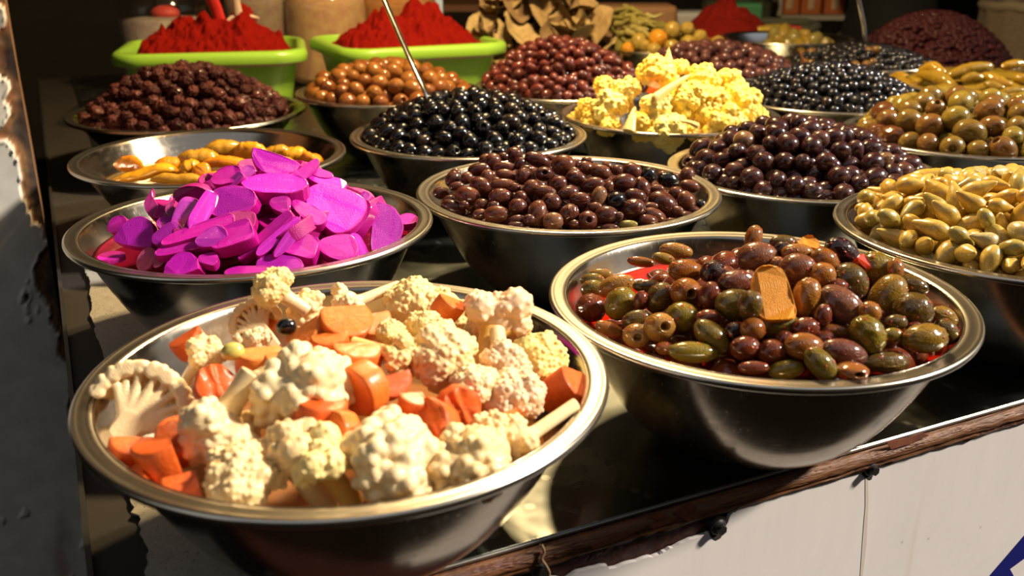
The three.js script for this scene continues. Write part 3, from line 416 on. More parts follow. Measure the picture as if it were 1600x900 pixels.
// ---- bowl on the counter edge: mixed olives in red oil
const gB = [[oliveMat('green_olive_a', 0.23, 0.165, 0.014), 'green'], [oliveMat('green_olive_b', 0.19, 0.135, 0.016), 'olive green'], [oliveMat('green_olive_c', 0.28, 0.165, 0.018), 'yellowish green']];
const dB = [[oliveMat('dark_green_olive', 0.125, 0.075, 0.013), 'dark green']], bB = [[oliveMat('rust_olive_a', 0.30, 0.105, 0.014), 'rust brown'], [oliveMat('rust_olive_b', 0.36, 0.145, 0.02), 'tan brown']];
const pB = [[oliveMat('purple_olive_a', 0.17, 0.056, 0.032), 'purplish brown'], [oliveMat('purple_olive_b', 0.22, 0.085, 0.04), 'mauve brown']], rB = [[oliveMat('red_brown_olive', 0.17, 0.036, 0.01), 'red brown']], kB = [[oliveMat('dark_olive', 0.035, 0.012, 0.012), 'blackish']];
const yB = [[oliveMat('golden_olive', 0.40, 0.2, 0.035), 'golden']];
const SB = surf(BB, { c: -0.016, top: 0.07, tx: 0.45, tz: 0.0, pow: 0.9 });
const rowsB = [...crop(880, 390, 4.285, [[520, 82, 170, 66, -8, 'b', 'flat brown olive floating in the red oil beside the bare bowl wall'], [672, 60, 145, 75, -12, 'g', 'small green olive floating in red oil beside the brown floating one'], [755, 8, 205, 100, -8, 'y'], [815, 145, 215, 150, -5, 'bs', 'split rust brown olive above the pitted one, next to the red oil'], [1000, 150, 155, 145, 20, 'kw', 'blackish wrinkled olive behind the pitted rust brown one in the oil bowl'], [820, 285, 200, 182, 0, 'bh', 'rust brown pitted olive with its round hole facing out, below the red oil'], [1160, 212, 235, 145, 6, 'pw'], [1170, 372, 290, 205, -8, 'g', 'large plain olive green one at the middle of the oil bowl, below a purplish olive'], [980, 315, 190, 150, 80, 'r'], [385, 362, 215, 195, 50, 'g', 'big shiny green olive near the bare side of the oil bowl'], [645, 325, 205, 170, 55, 'd'], [352, 245, 235, 140, 18, 'y'], [195, 262, 145, 115, 10, 'g'], [195, 205, 150, 90, 0, 'g'], [250, 165, 150, 75, 0, 'g'], [185, 390, 190, 180, 0, 'rw', 'olive crusted with red chilli flakes against the bare side of the oil bowl'], [560, 245, 175, 85, 0, 'd'], [518, 345, 130, 95, 80, 'r'], [490, 465, 180, 115, 12, 'd'], [310, 535, 195, 95, -22, 'b'], [490, 575, 175, 155, -10, 'yh'], [645, 520, 200, 185, 0, 'yh', 'golden pitted olive, hole facing out, near the oil bowl front rim'], [795, 450, 205, 185, -5, 'gs'], [970, 465, 150, 125, 0, 'r'], [995, 580, 260, 160, -42, 'g'], [870, 688, 310, 135, -4, 'g', 'long pointed green olive lying along the front rim of the oil bowl'], [680, 660, 115, 85, 0, 'b'], [1220, 660, 190, 155, 0, 'r'], [1145, 545, 115, 115, 0, 'k'], [1262, 525, 140, 140, 0, 'bh'], [1260, 785, 170, 75, 0, 'r']]),
  ...crop(1160, 360, 3.75, [[65, 42, 140, 95, 70, 'b', 'tan olive standing at the very crest of the oil bowl heap'], [240, 68, 155, 80, 0, 'd'], [235, 112, 95, 90, 0, 'k'], [320, 130, 170, 100, 0, 'b'], [85, 160, 225, 175, 5, 'p', 'large round purplish brown olive at the heap crest of the oil bowl'], [200, 200, 90, 80, 60, 'b'], [320, 228, 205, 175, 0, 'p'], [482, 182, 165, 140, -40, 'b'], [470, 262, 145, 140, -20, 'b'], [585, 130, 215, 145, -32, 'kw', 'dark purple glossy olive beside the orange peel at the heap crest'], [630, 300, 210, 190, -60, 'd'], [785, 230, 205, 185, -50, 'gw', 'big wrinkled green olive at the crest above the far rim of the oil bowl'], [895, 230, 130, 95, 80, 'b'], [850, 390, 260, 190, 60, 'g'], [985, 325, 185, 120, -18, 'dw'], [1150, 385, 175, 130, -20, 'gw'], [1000, 472, 215, 205, 0, 'dw', 'large round dark green wrinkled olive near the far side of the oil bowl'], [1180, 510, 165, 115, -25, 'gw'], [1190, 595, 150, 130, -50, 'd'], [1070, 632, 260, 165, 2, 'gw', 'long green olive with a golden patch beside the red oil pool'], [585, 450, 290, 190, -42, 'ps', 'large purplish olive split open at its end, centre of the oil bowl'], [380, 400, 225, 160, 85, 'bw'], [745, 480, 125, 120, -40, 'b'], [470, 500, 130, 100, 80, 'r'], [735, 612, 220, 185, -55, 'gw'], [880, 615, 115, 85, 0, 'g'], [545, 592, 155, 80, -8, 'b'], [590, 718, 255, 155, -12, 'p'], [360, 682, 215, 155, -5, 'b'], [205, 555, 265, 155, -6, 'gw'], [60, 580, 135, 130, 0, 'b'], [370, 572, 150, 120, 0, 'r'], [45, 440, 165, 140, 80, 'd'], [30, 292, 115, 100, 60, 'p'], [172, 712, 155, 140, 0, 'r'], [460, 785, 220, 140, -48, 'g', 'slim green olive leaning against the front rim of the oil bowl'], [255, 818, 190, 110, 8, 'g', 'green olive with a short stalk on the front rim of the oil bowl'], [640, 822, 185, 95, 0, 'bh'], [830, 778, 275, 125, 2, 'dw'], [65, 805, 170, 75, 0, 'r'], [560, 330, 110, 90, 0, 'r'], [480, 640, 130, 100, 0, 'r'], [250, 640, 110, 100, 0, 'r'], [900, 540, 120, 90, 0, 'd'], [1010, 570, 90, 70, 0, 'r']])];
const heapB = { seed: 111, name: 'marinated_olive', noun: 'olive', category: 'olive', group: 'marinated olives in red oil', where: 'red oil bowl', mass: 'brown and green olives of the red oil bowl', mats: { g: gB, d: dB, b: bB, p: pB, r: rB, k: kB, y: yB } };
handOlives(rowsB, BB, SB, heapB);
{ // red chilli flakes stuck to the oily olives
  const r = rngOf(117), geos = [];
  for (const i of registry.filter((x) => x.heap === heapB)) for (let k = 0; k < 5; k++) {
    const d = cam3(rr(-1, 1, r), rr(-0.6, 1, r), rr(0.1, 1, r)).applyQuaternion(i.q.clone().invert()), n = d.clone().divide(i.s).normalize().applyQuaternion(i.q), p = d.multiply(i.s).multiplyScalar(1.005).applyQuaternion(i.q).add(i.p);
    const g = new THREE.OctahedronGeometry(1, 0); g.scale(rr(0.0006, 0.0016, r), rr(0.0005, 0.0012, r), 0.0004); g.rotateZ(r() * 6); g.applyQuaternion(qFrom(V(0, 0, 1), n)); g.translate(p.x, p.y, p.z); geos.push(g);
  }
  solo('chilli_flakes', mergeGeometries(geos), std({ name: 'chilli_red', color: lin(0.42, 0.03, 0.006), roughness: 0.4 }), 'tiny red chilli flakes stuck to the marinated olives in red oil', 'chilli', undefined, 'stuff');
}
heapFill(BB, SB, { ...heapB, hidden: true, seed: 112, from: 1, layers: 3, r: 0.0125, geo: OLIVE, mats: [[rB[0][0], 'red brown', 2], [dB[0][0], 'dark', 1]], shapes: [['o', 1]], only: (x, z) => !((x - BB.x) < -0.03 && (z - BB.z) < 0.0 && (x - BB.x) - (z - BB.z) < 0.02 && (x - BB.x) < -0.06) });
for (const [x, y, w, h, a, nrm, label, back] of [[1208, 458, 56, 80, 8, [-0.1, 0.35, 0.93], 'large piece of orange peel standing among the olives at the centre', -0.012], [1266, 379, 34, 25, -12, [0.1, 0.7, 0.7], 'small bright orange peel piece at the back of the olive heap', 0], [1345, 414, 15, 24, 20, [0, 0.3, 0.95], 'red pepper sliver beside the big wrinkled green olive', -0.004]]) {
  peels.push([x, y, w, h, a, nrm, label, back]);
}
const RED_OIL = phys({ name: 'red_oil', color: lin(0.5, 0.014, 0.003), roughness: 0.08, specularIntensity: 0.6, transmission: 0.18, thickness: 0.01, ior: 1.4, attenuationColor: lin(0.75, 0.06, 0.01), attenuationDistance: 0.01 });
liquid('red_oil', 'bright red chilli oil pooled around the olives on the counter edge', 'oil', BB, 0.02, RED_OIL);
// ---------------------------------------------------------------- the other heaps
const lv = (a, ...m) => m.map(([n, r, g, b, w, k, o]) => [oliveMat(n, r, g, b, o), w, k]);
const S_I = surf(BI, { c: -0.012, top: 0.078, tx: -0.12, pow: 0.9 });
heapFill(BI, S_I, { seed: 201, name: 'purple_olive', noun: 'olive', category: 'olive', group: 'purple black olives behind the red oil bowl', where: 'purple olive bowl', mass: 'purple black olives of their bowl', r: 0.0122, ratio: 1.14, layers: 3, geo: OLIVE, shapes: [['o', 7], ['s', 0.7], ['w', 1.5], ['h', 0.4]],
  mats: lv(0, ['purple_black_a', 0.042, 0.013, 0.013, 'purple black', 6], ['purple_black_b', 0.06, 0.02, 0.018, 'dark purple', 4], ['purple_brown', 0.11, 0.045, 0.03, 'purple brown', 1], ['tan_purple', 0.21, 0.12, 0.055, 'greenish tan', 0.45]) });
const S_K = surf(BK, { c: -0.008, top: 0.072, pow: 0.85 });
heapFill(BK, S_K, { seed: 202, name: 'green_olive', noun: 'olive', category: 'olive', group: 'large green brown olives', where: 'green olive bowl', mass: 'green brown olives of their bowl', r: 0.0165, ratio: 1.17, layers: 2, geo: OLIVE, shapes: [['o', 7], ['h', 0.8], ['w', 2], ['s', 0.4]],
  mats: lv(0, ['khaki_olive', 0.20, 0.13, 0.022, 'khaki green', 5], ['bronze_olive', 0.19, 0.095, 0.02, 'bronze', 4], ['lime_olive', 0.26, 0.20, 0.03, 'lime green', 1.6], ['ruddy_olive', 0.12, 0.045, 0.014, 'ruddy brown', 2]) });
const S_G = surf(BG, { c: -0.012, top: 0.076, pow: 0.85 });
heapFill(BG, S_G, { seed: 203, name: 'black_olive', noun: 'olive', category: 'olive', group: 'shiny black pitted olives', where: 'black olive bowl', mass: 'black olives of their bowl', r: 0.0112, ratio: 1.16, layers: 3, geo: OLIVE, shapes: [['o', 7], ['h', 2.2]], mats: lv(0, ['jet_olive', 0.005, 0.005, 0.006, 'jet black', 10, { rough: 0.2 }], ['brownish_black', 0.02, 0.012, 0.008, 'brownish black', 1, { rough: 0.2 }]) });
const S_L = surf(BL, { c: -0.01, top: 0.068, pow: 0.8, tx: -0.1 });
heapFill(BL, S_L, { seed: 204, name: 'amber_olive', noun: 'olive', category: 'olive', group: 'amber brown olives below the tubs', where: 'amber olive bowl', mass: 'amber olives of their bowl', r: 0.0145, ratio: 1.14, layers: 2, geo: OLIVE, shapes: [['o', 7], ['h', 1], ['w', 1.5]], mats: lv(0, ['amber_a', 0.32, 0.135, 0.026, 'amber brown', 3], ['amber_b', 0.24, 0.085, 0.018, 'chestnut', 2]) });
const S_M = surf(BM, { c: -0.006, top: 0.1, pow: 0.9, tx: -0.15 });
heapFill(BM, S_M, { seed: 205, name: 'red_olive', noun: 'olive', category: 'olive', group: 'small red brown olives', where: 'red olive bowl', mass: 'red brown olives of their bowl', r: 0.0098, ratio: 1.3, layers: 2, geo: SMALL, shapes: [['o', 1]], mats: lv(0, ['red_brown_a', 0.15, 0.032, 0.02, 'red brown', 3], ['red_brown_b', 0.10, 0.024, 0.017, 'wine brown', 2]) });
const S_N = surf(BN, { c: -0.006, top: 0.066, pow: 0.8 });
heapFill(BN, S_N, { seed: 206, name: 'blue_black_olive', noun: 'olive', category: 'olive', group: 'small blue black olives', where: 'blue black olive bowl', mass: 'blue black olives of their bowl', r: 0.0092, ratio: 1.15, layers: 2, geo: SMALL, shapes: [['o', 1]], mats: lv(0, ['blue_black', 0.008, 0.009, 0.014, 'blue black', 8], ['brown_black', 0.02, 0.013, 0.01, 'brown black', 1]) });
const S_O = surf(BO, { c: -0.004, top: 0.062, pow: 0.7, tx: -0.05 });
heapFill(BO, S_O, { seed: 207, name: 'plum_olive', noun: 'olive', category: 'olive', group: 'plum brown olives far back', where: 'plum olive bowl', mass: 'plum olives of their bowl', r: 0.0128, ratio: 1.12, layers: 2, geo: SMALL, shapes: [['o', 1]], mats: lv(0, ['plum_a', 0.10, 0.04, 0.034, 'plum brown', 3], ['plum_b', 0.06, 0.022, 0.022, 'dark plum', 2]) });
const S_Q = surf(BQ, { c: -0.004, top: 0.045, pow: 0.7 });
heapFill(BQ, S_Q, { seed: 208, name: 'tiny_black_olive', noun: 'olive', category: 'olive', group: 'tiny black olives far back', where: 'far bright rimmed bowl', mass: 'tiny black olives of their bowl', r: 0.0105, ratio: 1.12, layers: 1, geo: SMALL, shapes: [['o', 1]], mats: lv(0, ['far_black', 0.012, 0.012, 0.014, 'black', 6], ['far_brown', 0.16, 0.09, 0.02, 'tan', 0.5]) });
const S_F = surf(BF, { c: -0.02, top: 0.108, pow: 1.0, tx: -0.05 });
heapFill(BF, S_F, { seed: 209, name: 'dried_olive', noun: 'olive', category: 'olive', group: 'wrinkled dried black olives', where: 'dried olive basin', mass: 'dried olives of their basin', r: 0.0115, ratio: 1.15, layers: 2, geo: SMALL, shapes: [['w', 1]], look: { w: 'shrivelled' }, mats: lv(0, ['dried_a', 0.07, 0.024, 0.021, 'blackish', 4, { coat: 0.25, rough: 0.42 }], ['dried_b', 0.13, 0.045, 0.036, 'maroon', 2, { coat: 0.25, rough: 0.42 }]) });
// small pale pickled peppers: teardrops with a brown calyx pit
function pepperGeo(seed, o = {}) {
  const r = rngOf(seed), g = new THREE.SphereGeometry(1, 26, 24); g.rotateZ(PI / 2); const bend = rr(-0.25, 0.25, r), tp = rr(0.28, 0.58, r), n = g.attributes.position.count, col = new Float32Array(n * 3).fill(1);
  displace(g, (v, i) => {
    const x = v.x, e = Math.acos(clamp(-x, -1, 1)), w = 1 - tp * smooth(x, -0.35, 1.0) + 0.06 * fbm(x * 2 + seed, v.y * 2, v.z * 2, 2); v.y *= w; v.z *= w; v.x *= 1 + 0.1 * smooth(x, 0.5, 1); v.y += bend * (x * x) * 0.4;
    if (o.pit && e < 0.4) { v.x += 0.3 * (1 - smooth(e, 0.12, 0.32)); const d = 1 - smooth(e, 0.2, 0.38); col[i * 3] = 1 - 0.45 * d; col[i * 3 + 1] = 1 - 0.66 * d; col[i * 3 + 2] = 1 - 0.5 * d; }
  });
  g.setAttribute('color', new THREE.BufferAttribute(col, 3)); return weldSphereNormals(g);
}
const PEP = { o: [31, 32, 33].map((s) => pepperGeo(s)), h: [34, 35].map((s) => pepperGeo(s, { pit: 1 })) };
const pepM = (n, r, g, b) => phys({ name: n, color: lin(r, g, b), vertexColors: true, map: mottleTex, roughness: 0.34, clearcoat: 0.5, clearcoatRoughness: 0.2 });
const S_J = surf(BJ, { c: -0.008, top: 0.062, pow: 0.75 });
heapFill(BJ, S_J, { seed: 210, name: 'pickled_pepper', noun: 'pepper', category: 'pepper', group: 'small pale pickled peppers', where: 'pale pepper bowl', look: { h: 'pit-ended' }, mass: 'pale pickled peppers of their bowl', r: 0.0093, ratio: 1.75, layers: 3, geo: PEP, shapes: [['o', 3], ['h', 1.6]], mats: [[pepM('straw_pepper', 0.66, 0.48, 0.08), 'straw yellow', 4], [pepM('green_pepper', 0.46, 0.38, 0.07), 'greenish yellow', 2], [pepM('gold_pepper', 0.64, 0.42, 0.05), 'golden yellow', 2], [pepM('pale_pepper', 0.6, 0.52, 0.2), 'pale cream', 0.8]] });

// ---------------------------------------------------------------- cauliflower and carrots in the front bowl
function floretGeo(seed, o = {}) { // head of radius 1 at the origin, stalk towards -y
  const r = rngOf(seed), cell = o.cell ?? 0.042, lo = V(-1.2, -1.25, -1.2), hi = V(1.2, 1.2, 1.2), F = new Field(lo, hi, cell), sl = (o.stem ?? 1) * 1.5, St = new Field(V(-0.95, -0.7 - sl, -0.95), V(0.95, 0.55, 0.95), cell), flat = o.flat ?? 0.85;
  const nL = o.lobes ?? 15, lobes = [];
  for (let i = 0; i < nL; i++) { const y = 1 - (i + 0.5) / nL * (o.spread ?? 1.25), a = i * 2.39996 + rr(-0.3, 0.3, r), q = Math.sqrt(Math.max(0, 1 - y * y)), d = V(Math.cos(a) * q, y * flat, Math.sin(a) * q), L = rr(0.5, 0.76, r); lobes.push({ c: d.clone().multiplyScalar(L), r: (o.lobeR ?? 0.36) * rr(0.72, 1.2, r), d: d.normalize() }); }
  F.ellipsoid(V(0, 0.05, 0), V(0.62, 0.56, 0.62), 0.1); const bigness = o.vary ?? 0.3;
  for (const l of lobes) F.ball(l.c, l.r * 0.9, o.k ?? 0.05);
  const nB = o.bumps ?? 16, bR = o.bumpR ?? 0.135;
  for (const l of lobes) for (let i = 0; i < nB; i++) { const y = 1 - (i + 0.5) / nB * 1.35, a = i * 2.39996 + r() * 0.5, q = Math.sqrt(Math.max(0, 1 - y * y)), d = V(Math.cos(a) * q, y, Math.sin(a) * q).applyQuaternion(qFrom(V(0, 1, 0), l.d)), c = l.c.clone().addScaledVector(d, l.r * rr(0.74, 0.9, r)); if (c.length() > 1.12 || c.y < -0.75) continue; F.ball(c, bR * rr(0.75, 1.2, r), o.bk ?? 0.035); }
  const s0 = V(0, -0.45, 0), s1 = V(rr(-0.15, 0.15, r), -0.5 - sl * 0.72, rr(-0.15, 0.15, r)), sr = o.stemR ?? 0.3;
  St.capsule(V(0, 0.1, 0), s0, sr * 0.9, sr, 0.1).capsule(s0, s1, sr, sr * (o.taper ?? 0.95), 0.1);
  for (const l of lobes) { const m = l.c.clone().multiplyScalar(0.55).add(V(0, -0.28, 0)); St.capsule(s0.clone().lerp(V(0, 0, 0), 0.35), m, sr * (o.branch ?? 0.55), sr * (o.branch ?? 0.55) * 0.8, o.half ? 0.05 : 0.12).capsule(m, l.c, sr * (o.branch ?? 0.55) * 0.75, l.r * (o.half ? 0.4 : 0.55), 0.05); }
  const cut = (lowY) => (x, y, z, f) => Math.max(f, lowY - y);
  St.all(cut(s1.y)); // a clean cut end
  if (o.half) { F.all((x, y, z, f) => Math.max(f, z - 0.03 + 0.03 * Math.sin(x * 9), 0.52 - Math.hypot(x, (y + 0.1) * 1.1, z))); St.all((x, y, z, f) => Math.max(f, z - 0.1)); }
  return { curd: F.mesh(), stem: St.mesh() };
}
function halfFloret(seed) { // a floret sliced through: the fan of branches in the cut plane, the curd round it
  const r = rngOf(seed), cell = 0.03, St = new Field(V(-1.1, -1.5, -0.6), V(1.1, 1.0, 0.2), cell), F = new Field(V(-1.2, -0.8, -1.0), V(1.2, 1.15, 0.25), cell);
  St.capsule(V(0.05, -1.42, -0.12), V(0, -0.42, -0.12), 0.27, 0.31, 0.1);
  for (let i = 0; i < 9; i++) {
    const a = lerp(-1.35, 1.35, i / 8) + rr(-0.06, 0.06, r), L = rr(0.6, 0.74, r), e = V(Math.sin(a) * L * 1.05, Math.cos(a) * L - 0.12, -0.06 + rr(-0.05, 0.03, r));
    St.capsule(V(Math.sin(a) * 0.12, -0.42, -0.1), e, 0.15, 0.075, 0.06);
    for (const s of [-0.16, 0, 0.16]) { const t = V(Math.sin(a + s) * 0.93 * 1.02, Math.cos(a + s) * 0.9 - 0.1, -0.05); St.capsule(e, t, 0.06, 0.045, 0.03); }
  }
  for (let k = 0; k < 4; k++) for (let i = 0; i < 17; i++) { const a = lerp(-1.75, 1.75, i / 16) + rr(-0.05, 0.05, r), z = -0.02 - k * 0.23, q = Math.sqrt(Math.max(0.05, 1 - z * z)) * 0.9, c = V(Math.sin(a) * q, Math.cos(a) * q * 0.92 - 0.1, z); F.ball(c, rr(0.12, 0.17, r), 0.05); for (let b = 0; b < 7; b++) { const d = V(Math.sin(a) + rr(-0.8, 0.8, r), Math.cos(a) + rr(-0.8, 0.8, r), rr(-0.6, 0.8, r)).normalize(); F.ball(c.clone().addScaledVector(d, 0.13), rr(0.055, 0.085, r), 0.03); } }
  St.all((x, y, z, f) => Math.max(f, z - 0.06, -1.38 - y + 0.3 * x)); F.all((x, y, z, f) => Math.max(f, z - 0.1));
  return { curd: F.mesh(), stem: St.mesh() };
}
const FL = { tight: floretGeo(1, { lobes: 20, bumps: 30, bumpR: 0.078, lobeR: 0.36, cell: 0.034, bk: 0.03 }), dome: floretGeo(2, { lobes: 26, bumps: 26, bumpR: 0.072, lobeR: 0.34, spread: 1.15, flat: 1.0, cell: 0.034, bk: 0.03 }), lumpy: floretGeo(3, { lobes: 13, bumps: 12, bumpR: 0.17, lobeR: 0.42, bk: 0.06, k: 0.08 }), knobbly: floretGeo(4, { lobes: 10, bumps: 16, bumpR: 0.14, lobeR: 0.45, stem: 0.9, bk: 0.05, k: 0.03 }), stalky: floretGeo(5, { lobes: 11, bumps: 20, bumpR: 0.095, lobeR: 0.44, stem: 1.5, stemR: 0.34, bk: 0.04 }), half: halfFloret(6), oldhalf: 0 && floretGeo(6, { lobes: 26, bumps: 20, bumpR: 0.075, lobeR: 0.25, half: 1, cell: 0.036, branch: 0.26, stem: 1.05, stemR: 0.36, flat: 0.8, spread: 1.1 }), sprig: floretGeo(7, { lobes: 8, bumps: 20, bumpR: 0.1, lobeR: 0.4, stem: 1.9, stemR: 0.24 }) };
const curdTex = dataTex(256, 256, (u, v) => { const a = torus(u, v, 3), b = torus(u, v, 22, 4); const k = 0.93 + 0.08 * a + 0.08 * b; return [k, k * (0.98 + 0.05 * a), k * (0.95 + 0.12 * a)]; });
const curdM = (n, r, g, b, o = {}) => phys({ name: n, color: lin(r, g, b), map: curdTex, bumpMap: grainTex, bumpScale: 0.0012, roughness: o.rough ?? 0.5, clearcoat: o.coat ?? 0.25, clearcoatRoughness: 0.3, sheen: 0.2, sheenColor: lin(1, 0.8, 0.5), sheenRoughness: 0.6 });
const CURD = curdM('cream_curd', 0.88, 0.64, 0.31), CURD2 = curdM('ivory_curd', 0.9, 0.7, 0.39), CURD_PINK = curdM('rosy_curd', 0.87, 0.59, 0.36), CURD_Y = curdM('buttery_curd', 0.88, 0.69, 0.28), CURD_YY = curdM('yellowed_curd', 0.84, 0.68, 0.22), STEM = curdM('cream_stalk', 0.84, 0.65, 0.36, { rough: 0.36, coat: 0.5 }), STEM_Y = curdM('glassy_stalk', 0.78, 0.44, 0.09, { rough: 0.3, coat: 0.6 });
const carrotTex = dataTex(256, 256, (u, v) => { const a = torus(u, v, 3), b = fbm(u * 6, v * 50, 2, 3); const k = 0.9 + 0.14 * a + 0.12 * b; return [k, k * (0.95 + 0.25 * a), k]; });
const carM = (n, r, g, b) => phys({ name: n, color: lin(r, g, b), map: carrotTex, bumpMap: grainTex, bumpScale: 0.0012, roughness: 0.45, specularIntensity: 0.5, clearcoat: 0.2, clearcoatRoughness: 0.25 });
const CARROT = [carM('orange_carrot', 0.82, 0.19, 0.024), carM('deep_carrot', 0.74, 0.125, 0.016), carM('pale_carrot', 0.86, 0.27, 0.05)];
function carrotGeo(seed, o = {}) { // a cut disc: radius 1, axis y
  const r = rngOf(seed), h = o.h ?? 0.9, pts = [[0.0005, h / 2], [0.3, h / 2], [0.6, h / 2], [0.86, h / 2], [0.95, h / 2 - 0.03], [0.99, h / 2 - 0.09], [1, h / 4], [1, 0], [0.99, -h / 4], [0.97, -h / 2 + 0.09], [0.94, -h / 2 + 0.03], [0.85, -h / 2], [0.5, -h / 2], [0.0005, -h / 2]].map(([a, b]) => new THREE.Vector2(a, b)), g = new THREE.LatheGeometry(pts, 56);
  displace(g, (v) => { const k = 1 + 0.07 * fbm(v.x * 1.4 + seed, v.z * 1.4, 1, 2), s = (o.taper ?? 0) * v.y; v.x *= k + s; v.z *= k + s; if (o.flat) v.z = Math.max(v.z, -o.flat); if (o.flat2) v.x = Math.min(v.x, o.flat2); if (o.crinkle) v.y += o.crinkle * Math.sin(v.x * 11 + seed) * smooth(Math.abs(v.y), h * 0.3, h * 0.5) ; v.y += 0.03 * fbm(v.x * 2, v.z * 2, seed, 2); });
  return g;
}
const CG = { disc: carrotGeo(1, { h: 0.95 }), crinkle: carrotGeo(2, { h: 0.95, crinkle: 0.075 }), half: carrotGeo(3, { h: 1.2, flat: 0.15 }), wedge: carrotGeo(4, { h: 1.5, flat: 0.2, flat2: 0.3, taper: 0.15 }), long: carrotGeo(5, { h: 1.9, taper: 0.12, flat: 0.5 }) };
const SA = surf(BA, { c: -0.022, top: 0.05, pow: 0.8, tz: -0.1 });
function settle(list, b, S, share = 0.7) { const items = list.map((i) => { const t = onSurface(i.x, i.y, S, b); return { ...i, px: i.x, py: i.y, dir: rayDir(i.x, i.y), t: t + (i.back ?? 0.25) * i.r * t / FOCAL, rad: i.r * t / FOCAL * (i.core ?? 0.9) }; }); relaxDepth(items, share, 60, 0.9); return items; }
const axisQ = (axis, spin, ref) => { const Y = cam3(...axis), q = new THREE.Quaternion(); let X = (ref ? cam3(...ref) : RIGHT.clone()); X.addScaledVector(Y, -X.dot(Y)).normalize(); q.setFromRotationMatrix(new THREE.Matrix4().makeBasis(X, Y, X.clone().cross(Y))); return q.multiply(new THREE.Quaternion().setFromAxisAngle(V(0, 1, 0), spin)); };
const AG = 'pickled vegetables in the front bowl';
